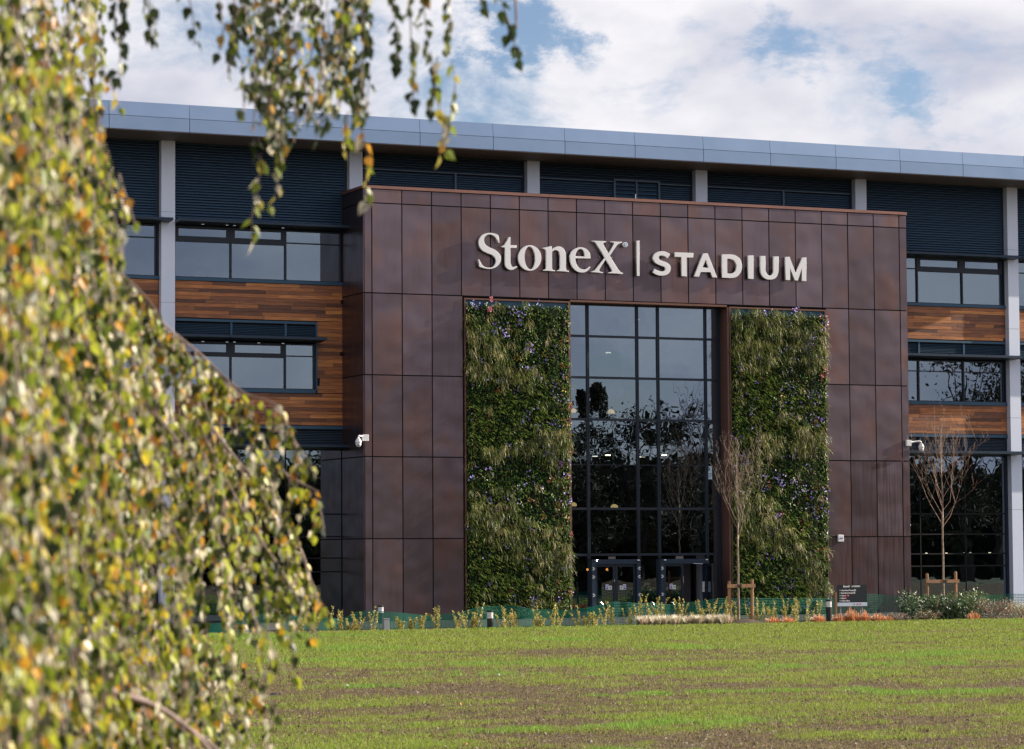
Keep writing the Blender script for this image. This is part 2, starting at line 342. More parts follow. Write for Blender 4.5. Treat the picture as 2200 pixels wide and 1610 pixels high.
# louvre slats
def slats(x0, x1, z0, z1, pitch, name, m, dep=.07):
    wdt = round(x1-x0, 3); n = int(round((z1-z0)/pitch))
    for i in range(n):
        z = z1-pitch*(i+1)
        def f(mb): mb.prism([(-dep, .008), (-dep, -.010), (0, pitch*.40), (0, pitch*.62)], -wdt/2, wdt/2)
        piece(name, (name, wdt, pitch), f, m, stand, ((x0+x1)/2, D+.02, z+.012))
bays = [(cols[i]+CW, cols[i+1]) for i in range(len(cols)-1)]   # bay 0 = far left, 1 = left of the block, 2..4 behind it, 5 right, 6 far right
b = MB()
for x0, x1 in bays: b.box(x0-.1, x1+.1, D+.03, D+.06, 14.5, 17.54)
put('louvre_backing', b, M['void'], stand)
for i, (x0, x1) in enumerate(bays):
    if i in (2, 3, 4):
        slats(x0+.01, x1-.13, 16.95, 17.55, .1, 'louvre_slat', M['louvre_dark'])
        gaps = {2: [(x0, 4.55), (4.62, x1-.12)], 3: [(x0, 11.30), (13.32, x1-.12)], 4: [(x0, 18.86), (18.93, x1-.12)]}[i]
        for a, c in gaps:
            slats(a+.01, c-.01, 15.90, 16.86, .085, 'screen_slat', M['louvre'], .05)
            bb = MB(); bb.box(a, c, D-.10, D+.02, 16.885, 16.925); put('screen_rail', bb, M['rail'], stand)
        if i in (2, 4):
            xx = gaps[0][1]; bb = MB(); bb.box(xx, xx+.07, D-.11, D+.02, 15.9, 16.93); put('screen_post', bb, M['rail'], stand)
        if i == 3:
            dr = MB(); dr.box(11.30, 11.37, D-.12, D+.02, 15.9, 17.02); dr.box(13.25, 13.32, D-.12, D+.02, 15.9, 17.02); dr.box(11.37, 13.25, D-.12, D+.02, 16.95, 17.02); dr.box(12.28, 12.34, D-.09, D+.02, 15.9, 16.95)
            dd = put('plant_door', dr, M['rail'], stand)
            for xa, xb in ((11.40, 12.27), (12.35, 13.22)):
                for q in range(7):
                    z = 16.93-.155*(q+1); bb = MB(); bb.prism([(D-.06, z+.02), (D-.06, z), (D, z+.09), (D, z+.12)], xa, xb); put('door_slat', bb, M['louvre'], dd)
            bb = MB(); bb.box(12.20, 12.235, D-.16, D-.12, 16.18, 16.45); bb.box(12.20, 12.27, D-.13, D-.09, 16.24, 16.28); put('door_handle', bb, M['steel'], dd)
    else:
        slats(x0+.01, x1-.1, 14.66, 17.55, .1, 'louvre_slat', M['louvre'])
# sunshades
def shade(x0, x1, z):
    b = MB(); b.prism([(D-.80, z-.11), (D-.03, z-.17), (D-.03, z-.12), (D-.72, z), (D-.80, z-.02)], x0, x1); o = put('sunshade', b, M['shade'], stand)
    n = int((x1-x0)/2.2)
    for i in range(1, n+1):
        x = x0+(x1-x0)*i/(n+1); j = MB(); j.prism([(D-.803, z-.113), (D-.5, z-.15), (D-.5, z-.02), (D-.72, z+.012), (D-.803, z-.018)], x, x+.03); j.obj('shade_joint', M['frame'], o)
    return o
# windows: frame mesh with one pane object per light
def window(xs, z0, z1, zt, zv, vents, bay_right_frame=True):
    f = MB(); y0, y1 = D-.02, D+.10
    f.box(xs[0]-.06, xs[-1]+.06, y0-.05, y1, z0, z0+.03)
    f.box(xs[0]-.06, xs[-1]+.06, y0, y1, z1-.05, z1)
    for x in (xs[0]-.06, xs[-1]): f.box(x, x+.06, y0, y1, z0+.03, z1-.05)
    for x in xs[1:-1]: f.box(x-.03, x+.03, y0, y1, z0+.03, z1-.05)
    for i in range(len(xs)-1):
        a = xs[i]+(.03 if i else 0); c = xs[i+1]-(.03 if i < len(xs)-2 else 0)
        if vents[i]:
            f.box(a, c, y0, y1, zt, zv); f.box(a, a+.12, y0, y1, zv, z1-.05); f.box(c-.12, c, y0, y1, zv, z1-.05); f.box(a+.12, c-.12, y0, y1, z1-.09, z1-.05)
        else: f.box(a, c, y0, y1, (zt+zv)/2-.02, (zt+zv)/2+.02)
    o = put('window', f, M['frame'], stand)
    for i in range(len(xs)-1):
        a = xs[i]+(.03 if i else 0); c = xs[i+1]-(.03 if i < len(xs)-2 else 0)
        for k, (za, zb) in enumerate(((z0+.03, zt if vents[i] else (zt+zv)/2-.02), (zv if vents[i] else (zt+zv)/2+.02, z1-.05))):
            g = MB(); t = random.uniform(-.004, .004); t2 = random.uniform(-.003, .003)
            if vents[i] and k == 1: a2, c2 = a+.12, c-.12; zb -= .04
            else: a2, c2 = a, c
            g.poly([(a2, D+.05, za), (c2, D+.05+t*.5, za), (c2, D+.05+t*.5+t2*.5, zb), (a2, D+.05+t2*.5, zb)]); g.obj('pane', M['glass_win'], o)
    return o
def sill(x0, x1, z0, z1): b = MB(); b.box(x0, x1, D-.10, D+.1, z0, z1); put('sill', b, M['sill'], stand)
def planks(x0, x1, z0, z1, seed, ph=.138):
    rr = random.Random(seed); n = max(1, round((z1-z0)/ph)); ph = (z1-z0)/n
    for i in range(n):
        x = x0-rr.uniform(0, 1.2)
        while x < x1:
            ln = rr.choice((.9, 1.3, 1.7, 2.1, 2.6, 3.0)); a = max(x, x0); c = min(x+ln, x1); x += ln
            if c-a < .12: continue
            w_ = round(c-a, 2); py = rr.uniform(0, .007)
            def f(mb): mb.box(-w_/2+.002, w_/2-.002, -.022, 0, -ph/2+.004, ph/2-.004)
            piece('board', ('board', w_, round(ph, 3)), f, M['timber'], stand, ((a+c)/2, D-.02-py, z0+ph*(i+.5)))
def strip(x0, x1, z0, z1, posts):
    b = MB(); n = int((z1-z0)/.06)
    for i in range(n): z = z0+.06*i; b.prism([(D-.02, z+.005), (D-.02, z), (D+.03, z+.03), (D+.03, z+.045)], x0, x1)
    o = put('louvre_strip', b, M['louvre_dark'], stand); c = MB()
    for x in posts: c.box(x-.04, x+.04, D-.06, D+.03, z0, z1)
    c.box(x0, x1, D-.09, D+.04, z1, z1+.09)
    c.obj('strip_frame', M['sill'], o)
for i in (0, 1, 5, 6):
    x0, x1 = bays[i]
    for za, zb in ((11.07, 12.46), (6.4, 8.41)): b = MB(); b.box(x0, x1, D+.0, D+.1, za, zb); put('board_backing', b, M['void'], stand)
    b = MB(); b.box(x0, x1, D+.04, D+.1, 10.3, 11.07); put('board_backing', b, M['void'], stand)
b = MB(); b.box(-1.0, .1, D, D+.1, 8.0, 11.2); put('board_backing', b, M['void'], stand)
b = MB()
for x in cols: b.box(x+CW, x+CW+.03, D-.12, D+.1, 0, 14.5); b.box(x-.10, x, D-.02, D+.1, 0, 17.5)
put('reveal', b, M['frame'], stand)
for i in (0, 1, 5, 6):
    x0, x1 = bays[i]; xs = [x0+.10, x0+2.25, x0+4.38, x1-.14]
    if i == 5: xs = [x0+.10, 25.19, 27.36, x1-.12]
    xe = min(x1, 0.0) if i == 1 else x1
    if i == 1: xs = [-6.50, -4.37, -2.24, -.10]
    window(xs, 12.57, 14.46, 13.88, 14.09, (True, True, False) if i < 3 else (False, True, True))
    sill(x0, xe, 12.46, 12.57); shade(x0+.02, x1+(.3 if i in (0, 5) else 0) if i != 1 else -.005, 14.66 if i < 3 else 14.62)
    planks(x0+.03, xe-.02, 11.10, 12.45, 30+i)
    x2 = xs[:] if i != 1 else [-6.50, -4.37, -2.26, -1.15]
    window(x2, 8.54, 10.24, 9.70, 9.86, (True, True, False) if i < 3 else (False, False, False))
    sill(x0, x2[-1]+.10, 8.41, 8.54)
    strip(x0+.02, x2[-1]+.06, 10.44, 10.97, x2[1:-1]); shade(x0+.02, (x2[-1]+.25) if i == 1 else x1+(.3 if i in (0, 5) else 0), 10.46)
    if i == 1:
        b = MB(); b.box(-1.09, -1.03, D-.10, D+.1, 8.41, 11.06); put('sill', b, M['sill'], stand)
        planks(-1.02, -.02, 8.42, 11.09, 77)
    planks(x0+.03, xe-.02, 7.22, 8.40, 50+i)
    b = MB(); b.box(x0, xe, D-.08, D+.05, 7.13, 7.20); put('sill', b, M['sill'], stand)
    strip(x0+.02, xe-.02, 6.50, 7.08, [x for x in xs[1:-1]]); shade(x0+.02, x1+(.3 if i in (0, 5) else 0) if i != 1 else -.005, 6.50)
    # ground floor glazing
    gz = [0, 1.80, 2.30, 3.10, 3.93, 6.32]
    f = MB()
    for z in gz[1:]: f.box(x0, xe, D+.03, D+.1, z-.025, z+.025)
    for x in xs[1:-1]: f.box(x-.02, x+.02, D+.03, D+.1, 0, 6.3)
    o = put('window', f, M['void'], stand)
    for a, c in zip([x0]+xs[1:-1], xs[1:-1]+[xe]):
        for za, zb in zip(gz[:-1], gz[1:]):
            g = MB(); t = random.uniform(-.003, .003); g.poly([(a+.03, D+.05, za+.03), (c-.03, D+.05+t, za+.03), (c-.03, D+.05+t, zb-.03), (a+.03, D+.05, zb-.03)]); g.obj('pane', M['glass'], o)
# faint row of downlights under the sunshades and inside the right-hand glazing
for u, v in ((435, 735), (487, 736), (503, 736), (555, 738), (607, 739), (435, 483), (487, 485), (503, 486), (607, 491)):
    p = at(u, v, D-.45); g = MB(); g.box(p.x-.05, p.x+.05, p.y-.05, p.y+.05, p.z, p.z+.02); put('downlight', g, M['steel'], stand)
for u, v in ((1990, 1189), (2033, 1189), (2073, 1188), (2085, 1188), (2126, 1188), (2166, 1187)):
    p = at(u, v, D+1.2); g = MB(); g.lathe([(.05, 0), (.05, .02)], p, 8); put('ceiling_light', g, M['lamp'], stand)
# pale office wall and boards glimpsed in the upper left window
b = MB(); b.box(-6.4, -.2, D+4.5, D+4.6, 11.6, 14.6); put('office_wall', b, M['room_light'], stand)
for a, c, z0, z1 in ((-4.9, -4.55, 12.7, 13.1), (-4.35, -3.9, 12.7, 13.1), (-4.35, -3.9, 13.5, 13.62)):
    b = MB(); b.box(a, c, D+4.45, D+4.49, z0, z1); put('notice_board', b, M['white'], stand)

# ================================================================== the bronze entrance block
block = thing('entrance_block', 'brown bronze panelled entrance block with tall glazing between two planted walls', 'building', (0, 0, 0))
BW = 23.27; W = 1.1909; S0 = .3073
L1, L2, L3 = 15.856, 15.337, 12.014
J = .021
def panel(x0, x1, z0, z1, streak=False):
    w_ = round(x1-x0-2*J, 3); h_ = round(z1-z0-2*J, 3)
    def f(mb):
        mb.box(-w_/2, w_/2, 0, .035, -h_/2, h_/2)
    k = M['copper_streak'] if streak else M['copper']
    o = piece('cladding_panel', ('pn', w_, h_, streak), f, k, block, ((x0+x1)/2, random.uniform(0, .004), (z0+z1)/2))
    o.rotation_euler = (random.uniform(-.0016, .0016), 0, random.uniform(-.003, .003))
X = [0]+[S0+W*k for k in range(20)]+[BW]
for i in range(len(X)-1):
    a, c = X[i], X[i+1]
    panel(a, c, L2, L1); panel(a, c, L3, L2)
XL = X[:5]; XL[4] = 3.93
XR = [19.50]+X[18:]
for xs, st in ((XL, False), (XR, True)):
    for i in range(len(xs)-1):
        for k, (za, zb) in enumerate(((0, 3), (3, 6), (6, 9), (9, L3))): panel(xs[i], xs[i+1], za, zb, st and k < 2 and i > 0 or (st and k == 0))
for za, zb in ((0, 3), (3, 6), (6, 9), (9, L3), (L3, L2), (L2, L1)):
    for xf, sg in ((0, -1), (BW, 1)):
        b = MB(); h = zb-za-2*J
        b.box(-.0175, .0175, -(D-.06)/2, (D-.06)/2, -h/2, h/2); o = b.obj('cladding_panel', M['copper'], block); o.location = (xf+sg*.004, D/2+.01, (za+zb)/2); o['label'] = 'side panel of the bronze block'
b = MB(); b.box(.03, BW-.03, .04, .09, L3-.02, L1+.02); b.box(.03, 3.93, .04, .09, 0, L3); b.box(19.5, BW-.03, .04, .09, 0, L3); b.box(.03, .08, .09, D-.03, 0, L1); b.box(BW-.08, BW-.03, .09, D-.03, 0, L1)
b.box(.05, BW-.05, .1, D-.02, L1-.2, L1)
b.obj('panel_backing', M['void'], block)
for i, (a, c) in enumerate(zip([-.03, 3.9, 7.5, 11.1, 14.7, 18.3, 21.9], [3.896, 7.496, 11.096, 14.696, 18.296, 21.896, BW+.03])):
    def f(mb, w_=round(c-a, 3)): mb.box(-w_/2, w_/2, 0, .4, 0, .11)
    piece('coping', ('cop', round(c-a, 3)), f, M['coping'], block, ((a+c)/2, -.035, L1+.012))
for x in (-.03, BW-.37):
    b = MB(); b.box(x, x+.4, .366, D, L1+.012, L1+.122); b.obj('coping', M['coping'], block)
# lintel trim and planted-wall frames
G = .62
b = MB(); b.box(8.33, 15.06, -.03, G, L3-.09, L3-.016); b.obj('lintel', M['trim'], block)
for xa, xb in ((8.29, 8.34), (15.06, 15.14)): b = MB(); b.box(xa, xb, -.03, G+.3, 0, L3-.092); b.obj('jamb', M['trim'], block)
# curtain wall
GX = [8.34, 9.35, 11.46, 12.36, 14.43, 15.06]; GZ = [2.36, 4.11, 5.78, 7.51, 9.11, 10.69, 11.92]
f = MB()
for x in GX[1:-1]: f.box(x-.05, x-.008, G-.06, G+.1, 2.2, 11.92); f.box(x+.008, x+.05, G-.06, G+.1, 2.2, 11.92)
f.box(8.34, 8.40, G-.06, G+.1, 0, 11.92); f.box(14.90, 15.06, G-.06, G+.1, 0, 11.92)
for z in GZ[:-1]:
    h = .012 if abs(z-5.78) < .1 else .045
    f.box(8.40, 14.90, G-.045, G+.1, z-h, z+h)
f.box(8.40, 14.90, G-.045, G+.1, 11.90, 11.925)
cw = f.obj('curtain_wall', M['frame'], block)
GXp = [8.40, 9.35, 11.46, 12.36, 14.43, 14.90]
for i in range(5):
    for k in range(6):
        a, c = GXp[i]+(.05 if i else 0), GXp[i+1]-(.05 if i < 4 else 0); za, zb = GZ[k]+.02, GZ[k+1]-.02
        g = MB(); t = random.uniform(-.006, .006); t2 = random.uniform(-.004, .004)
        g.poly([(a, G, za), (c, G+t, za), (c, G+t+t2, zb), (a, G+t2, zb)]); g.obj('pane', M['glass'], cw)
# door level
for a, c in ((8.40, 9.38), (11.45, 12.31), (14.41, 14.90)):
    g = MB(); g.poly([(a, G, 0), (c, G, 0), (c, G, 2.32), (a, G, 2.32)]); g.obj('pane', M['glass'], cw)
def leaf(parent, w_, hinge, ang):
    """a glazed door leaf; local x from the hinge"""
    f = MB(); f.box(0, .09, -.03, .03, .02, 2.0); f.box(w_-.09, w_, -.03, .03, .02, 2.0); f.box(.09, w_-.09, -.03, .03, 1.9, 2.0); f.box(.09, w_-.09, -.03, .03, .02, .22)
    o = f.obj('door_leaf', M['frame'], parent); o.location = hinge; o.rotation_euler = (0, 0, ang)
    g = MB(); g.poly([(.09, 0, .22), (w_-.09, 0, .22), (w_-.09, 0, 1.9), (.09, 0, 1.9)]); g.obj('pane', M['glass'], o)
    return o
def portal(x0, x1):
    f = MB(); f.box(x0, x0+.17, G-.2, G+.05, 0, 2.18); f.box(x1-.17, x1, G-.2, G+.05, 0, 2.18); f.box(x0+.17, x1-.17, G-.2, G+.05, 2.0, 2.18)
    o = f.obj('door_portal', M['sill'] if False else M['shade'], block)
    g = MB()
    for x in (x0+.14, x1-.14): g.lathe([(.07, 0), (.06, .03), (.02, .045)], (x, G-.26, 2.13), 8)
    g.obj('portal_light', M['steel'], o)
    return o
pl = portal(9.38, 11.45); pr = portal(12.31, 14.41)
lf = [leaf(pl, .86, (9.55, G-.08, 0), 0), leaf(pl, .86, (11.28, G-.08, 0), math.pi), leaf(pr, .86, (12.48, G-.08, 0), .0), leaf(pr, .86, (14.26, G-.24, 0), math.pi+R(78))]
# white arrow marks on the portals
def arrow(x, z, s):
    q = .034; g = MB()
    for dx, dz in ((0, 1), (1, 1), (2, 0), (1.4, 0), (0, -1), (1, -1)): g.box(x+s*dx*q-q/2, x+s*dx*q+q/2, G-.206, G-.202, z+dz*q*1.15-q*.55, z+dz*q*1.15+q*.55)
    return g
for p_, x, s in ((pl, 9.42, 1), (pl, 11.41, -1), (pr, 12.35, 1)):
    for z in (1.83, 1.52, .83): arrow(x, z, s).obj('arrow_mark', M['white'], p_)
g = MB(); g.box(14.10, 14.2, G-.205, G-.202, .9, 1.3); g.obj('notice', M['white'], pr)
# notices on the door glass: a blue mandatory hand/foot notice and a pale one next to it
def notice(x, z, flip):
    p_ = pl if x < 12 else pr
    y = G-.125
    g = MB(); g.box(x, x+.13, y, y+.004, z, z+.20); o = g.obj('notice', M['white'], p_)
    g = MB(); g.box(x+.02, x+.11, y-.003, y, z+.02, z+.065); g.lathe([(.052, -.001), (.052, .001)], (0, 0, 0), 12)
    n0 = 8
    g.v[n0:] = [(x+.065+a, y-.003+c*2, z+.13+b_) for a, b_, c in g.v[n0:]]
    h = g.obj('print', M['blueprint'], p_)
    g = MB(); g.box(x+.035, x+.057, y-.006, y-.004, z+.10, z+.165); g.box(x+.073, x+.095, y-.006, y-.004, z+.10, z+.165); g.obj('print', M['white'], p_)
    xx = x-.135 if flip else x+.135
    g = MB(); g.box(xx, xx+.13, y, y+.004, z, z+.15); g.obj('notice', M['white'], p_)
    g = MB(); g.lathe([(.045, -.001), (.045, .001)], (0, 0, 0), 12); g.v = [(xx+.065+a, y-.003+c*2, z+.08+b_) for a, b_, c in g.v]; g.obj('print', M['greenprint'], p_)
notice(9.98, 1.03, False); notice(10.72, 1.03, True); notice(12.72, 1.03, False)
g = MB(); g.box(10.33, 10.36, G-.16, G-.12, 1.32, 1.42); g.obj('lock_plate', M['steel'], pl)
g = MB(); g.tube([(13.28, G-.2, 1.25), (13.28, G-.2, 1.52)], .014); g.obj('pull_handle', M['steel'], pr)
g = MB(); g.tube([(13.7, G-.22, 2.0), (14.1, G-.26, 1.98)], .012); g.obj('door_closer', M['steel'], pr)
for u, v, ww, hh in ((1307, 1199, .30, .09), (1452, 1199, .32, .14)):
    p = at(u, v, G-.07); g = MB(); g.box(p.x, p.x+ww, G-.08, G-.05, p.z-hh/2, p.z+hh/2); g.obj('exit_sign_box', M['soffit'], block)
# curved door rails seen above the netting
for u in (1291, 1401, 1444):
    p = at(u, 1300, G-.5); g = MB(); g.tube([(p.x-.06, p.y, p.z+.10), (p.x+.02, p.y, p.z+.09), (p.x+.09, p.y, p.z+.0), (p.x+.12, p.y, p.z-.2), (p.x+.12, p.y, 0)], .018); g.obj('hand_rail', M['steel'], block)
# hall behind the glass
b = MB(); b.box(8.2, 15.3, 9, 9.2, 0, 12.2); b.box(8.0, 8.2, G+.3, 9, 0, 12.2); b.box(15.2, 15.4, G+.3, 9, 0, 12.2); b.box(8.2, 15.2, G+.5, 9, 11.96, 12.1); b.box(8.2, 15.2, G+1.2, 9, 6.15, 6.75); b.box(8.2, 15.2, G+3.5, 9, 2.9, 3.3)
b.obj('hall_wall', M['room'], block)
b = MB(); b.box(13.3, 14.1, 1.4, 1.5, 0, 2.1); b.obj('hall_screen', mat('hall_screen_brown', (.085, .072, .078), .8), block)
for u, v in ((1307, 759), (1334, 777), (1382, 770), (1430, 762)):
    p = atz(u, v, 10.5); g = MB(); g.lathe([(.11, 0), (.11, .03)], p, 12); g.obj('ceiling_light', M['lamp'], block)
for u, v in ((1306, 979), (1381, 983), (1427, 979), (1368, 688)):
    p = atz(u, v, 6.12 if v > 900 else 11.9); g = MB(); g.lathe([(.10, 0), (.10, .02)], p, 12); g.obj('ceiling_light', M['lamp'], block)
for u, v in ((1231, 884), (1313, 886), (1231, 1086), (1320, 1090)):
    p = at(u, v, G+1.0); g = MB(); g.lathe([(.15, -.04), (.145, .02), (.11, .08), (.05, .11), (.005, .115)], p, 16); o = g.obj('pendant_lamp', M['lampdome'], block)
for u, v in ((1304, 1224), (1262, 1224)):
    p = at(u, v, G+1.5); g = MB(); g.lathe([(.03, -.05), (.05, 0), (.03, .05)], p, 8); g.obj('wall_lamp', M['lampred'], block)

# ================================================================== lettering
GLY = {
 'S': ["5.309,14.315c 5.354,14.033c 5.323,14.026c 5.269,14.127 5.176,14.245 5.068,14.312 4.959,14.327 4.834,14.296 4.741,14.206 4.717,14.106 4.747,13.992 4.832,13.903 4.987,13.830 5.157,13.765 5.297,13.670 5.382,13.559 5.408,13.446 5.388,13.330 5.309,13.199 5.184,13.102 5.029,13.046 4.920,13.031 4.765,13.044 4.625,13.075 4.525,13.100c 4.510,13.227 4.483,13.376c 4.522,13.377c 4.565,13.286 4.657,13.161 4.781,13.094 4.920,13.082 5.060,13.111 5.154,13.193 5.201,13.309 5.194,13.409 5.140,13.500 5.032,13.568 4.861,13.626 4.676,13.704 4.568,13.800 4.514,13.926 4.507,14.054 4.555,14.185 4.664,14.303 4.804,14.366 4.959,14.387 5.146,14.373", ],
 't': ["5.738,14.260c 5.800,14.263c 5.798,13.955c 6.056,13.964c 6.056,13.878c 5.798,13.868c 5.799,13.603c 5.797,13.317 5.824,13.196 5.902,13.141 5.980,13.158 6.035,13.185c 6.077,13.158c 5.980,13.080 5.854,13.029 5.729,13.042 5.628,13.110 5.582,13.209 5.575,13.309 5.574,13.595c 5.576,13.860c 5.435,13.876c 5.431,13.905c 5.564,13.960c 5.659,14.114", ],
 'o': ["7.067,13.524 7.019,13.312 6.886,13.138 6.696,13.038 6.486,13.031 6.298,13.117 6.169,13.281 6.124,13.489 6.172,13.701 6.303,13.874 6.493,13.975 6.703,13.983 6.892,13.897 7.022,13.733", "6.821,13.530 6.810,13.343 6.757,13.188 6.672,13.098 6.573,13.089 6.478,13.163 6.408,13.306 6.375,13.489 6.386,13.676 6.439,13.830 6.524,13.921 6.623,13.930 6.717,13.856 6.788,13.713", ],
 'n': ["7.126,13.910c 7.484,13.987c 7.511,13.972c 7.510,13.857c 7.588,13.918 7.705,13.974 7.818,13.991 7.947,13.953 8.044,13.851 8.091,13.694 8.093,13.464c 8.091,13.181c 8.125,13.103 8.216,13.075c 8.216,13.046c 7.723,13.050c 7.723,13.082c 7.824,13.114 7.846,13.208c 7.849,13.596c 7.816,13.763 7.723,13.839 7.607,13.834 7.516,13.769c 7.511,13.196c 7.534,13.100 7.634,13.077c 7.634,13.045c 7.135,13.049c 7.135,13.077c 7.244,13.108 7.269,13.188c 7.274,13.769c 7.240,13.847 7.130,13.887c", ],
 'e': ["9.126,13.590c 8.487,13.575c 8.495,13.479 8.538,13.336 8.643,13.211 8.785,13.154 8.909,13.164 9.016,13.216 9.088,13.275c 9.120,13.252c 9.034,13.144 8.890,13.050 8.730,13.029 8.571,13.063 8.412,13.170 8.308,13.343 8.265,13.535 8.293,13.729 8.401,13.877 8.561,13.964 8.721,13.994 8.881,13.968 9.022,13.885 9.101,13.759", "8.496,13.648c 8.887,13.646c 8.870,13.782 8.809,13.893 8.703,13.929 8.596,13.885 8.524,13.769", ],
 'X': ["9.195,14.266c 9.793,14.262c 9.793,14.229c 9.685,14.193 9.676,14.120 9.897,13.797c 10.115,14.153 10.107,14.217 9.990,14.237c 9.991,14.270c 10.461,14.264c 10.461,14.231c 10.313,14.177 10.222,14.092 9.941,13.717c 10.250,13.267 10.375,13.126 10.497,13.074c 10.486,13.041c 9.872,13.044c 9.872,13.076c 10.016,13.114 10.016,13.194 9.766,13.565c 9.516,13.209 9.515,13.104 9.648,13.077c 9.648,13.049c 9.157,13.060c 9.158,13.087c 9.301,13.137 9.409,13.254 9.734,13.637c 9.416,14.094 9.310,14.211 9.195,14.238c", ],
 'bar': ["11.094,14.337c 11.208,14.342c 11.200,12.989c 11.087,12.985c", ],
 'reg': ["10.709,14.168 10.698,14.125 10.670,14.090 10.628,14.070 10.582,14.068 10.541,14.085 10.513,14.118 10.504,14.160 10.514,14.202 10.543,14.237 10.584,14.258 10.630,14.260 10.671,14.242 10.699,14.210", ],
 'S2': ["12.428,13.716c 12.512,13.873c 12.422,13.929 12.291,13.968 12.143,13.972 11.979,13.934 11.847,13.848 11.788,13.729 11.812,13.612 11.892,13.513 12.023,13.451 12.170,13.405 12.284,13.365 12.325,13.308 12.299,13.241 12.217,13.201 12.102,13.197 11.971,13.229 11.857,13.284c 11.774,13.142c 11.888,13.073 12.035,13.034 12.166,13.028 12.330,13.058 12.479,13.152 12.538,13.286 12.531,13.403 12.450,13.503 12.319,13.565 12.156,13.610 12.058,13.658 12.017,13.723 12.059,13.783 12.158,13.808 12.289,13.784", ],
 'T': ["12.735,13.958c 13.532,13.953c 13.526,13.786c 13.237,13.779c 13.240,13.041c 13.009,13.038c 13.005,13.777c 12.725,13.778c", ],
 'A': ["13.968,13.957c 14.157,13.964c 14.563,13.046c 14.352,13.039c 14.271,13.236c 13.844,13.228c 13.770,13.046c 13.548,13.044c", "13.924,13.406c 14.195,13.403c 14.070,13.717c", ],
 'D': ["14.786,13.954c 15.037,13.958c 15.213,13.959 15.389,13.928 15.564,13.813 15.644,13.642 15.658,13.487 15.616,13.312 15.497,13.152 15.358,13.069 15.182,13.040 15.025,13.039c 14.775,13.040c", "15.011,13.784c 15.171,13.781 15.327,13.717 15.414,13.582 15.422,13.478 15.381,13.338 15.282,13.248 15.145,13.212 15.004,13.213c", ],
 'I': ["15.939,13.952c 16.176,13.957c 16.168,13.039c 15.927,13.036c", ],
 'U': ["16.482,13.951c 16.699,13.955c 16.703,13.454c 16.721,13.333 16.799,13.231 16.897,13.199 16.997,13.238 17.058,13.344 17.064,13.467c 17.070,13.955c 17.291,13.955c 17.288,13.440c 17.235,13.228 17.114,13.085 16.895,13.034 16.697,13.062 16.541,13.187 16.480,13.394c", ],
 'M': ["17.599,13.957c 17.783,13.961c 18.063,13.309c 18.363,13.959c 18.544,13.961c 18.530,13.036c 18.326,13.035c 18.333,13.529c 18.150,13.041c 18.010,13.042c 17.807,13.510c 17.800,13.047c 17.601,13.045c", ],
}

def glyph(key):
    res = []
    for cs in GLY[key]:
        P_ = []
        for t in cs.split():
            k = t.endswith('c'); a, b_ = t.rstrip('c').split(','); P_.append((float(a), float(b_), k))
        n = len(P_); o = []
        for i in range(n):
            p0, p1, p2, p3 = P_[i-1], P_[i], P_[(i+1) % n], P_[(i+2) % n]
            o.append((p1[0], p1[1]))
            if p1[2] and p2[2]: continue
            t1 = (0, 0) if p1[2] else ((p2[0]-p0[0])/2, (p2[1]-p0[1])/2); t2 = (0, 0) if p2[2] else ((p3[0]-p1[0])/2, (p3[1]-p1[1])/2)
            if p1[2]: t1 = (p2[0]-p1[0]-t2[0]*.5, p2[1]-p1[1]-t2[1]*.5)
            if p2[2]: t2 = (p2[0]-p1[0]-t1[0]*.5, p2[1]-p1[1]-t1[1]*.5)
            for s in (.25, .5, .75):
                h1 = 2*s**3-3*s**2+1; h2 = s**3-2*s**2+s; h3 = -2*s**3+3*s**2; h4 = s**3-s**2
                o.append((h1*p1[0]+h2*t1[0]+h3*p2[0]+h4*t2[0], h1*p1[1]+h2*t1[1]+h3*p2[1]+h4*t2[1]))
        res.append(o)
    return res
def extrude_outline(name, cont, y0, y1, mats, parent, bev=.006):
    cu = bpy.data.curves.new(name, 'CURVE'); cu.dimensions = '2D'; cu.fill_mode = 'BOTH'; cu.extrude = (y1-y0)/2-bev; cu.bevel_depth = bev; cu.bevel_resolution = 1; cu.offset = -bev
    for c in cont:
        sp = cu.splines.new('POLY'); sp.points.add(len(c)-1); sp.use_cyclic_u = True
        for p, (a, b_) in zip(sp.points, c): p.co = (a, b_, 0, 1)
    tmp = bpy.data.objects.new(name, cu); col.objects.link(tmp)
    dg = bpy.context.evaluated_depsgraph_get(); me = bpy.data.meshes.new_from_object(tmp.evaluated_get(dg)); bpy.data.objects.remove(tmp)
    me.transform(Matrix(((1, 0, 0, 0), (0, 0, 1, (y0+y1)/2), (0, 1, 0, 0), (0, 0, 0, 1)))); me.flip_normals()
    me.materials.clear(); me.materials.append(mats)
    me.name = name; o = bpy.data.objects.new(name, me); link(o, parent); return o
sign = thing('building_sign', 'big white raised letters reading StoneX STADIUM on the bronze block', 'sign', (0, 0, 0))
for k in GLY:
    nm = {'bar': 'divider_bar', 'reg': 'registered_mark'}.get(k, 'letter')
    o = extrude_outline(nm, glyph(k), -.20, -.11, M['letter'], sign)
    cs = glyph(k)[0]; zc = sum(p[1] for p in cs)/len(cs); xs_ = [p[0] for p in cs]
    ff = MB()
    for x in (min(xs_)*.7+max(xs_)*.3, min(xs_)*.3+max(xs_)*.7): ff.tube([(x, -.115, zc), (x, .01, zc)], .012, 5)
    ff.obj('stand_off', M['greymetal'], o)
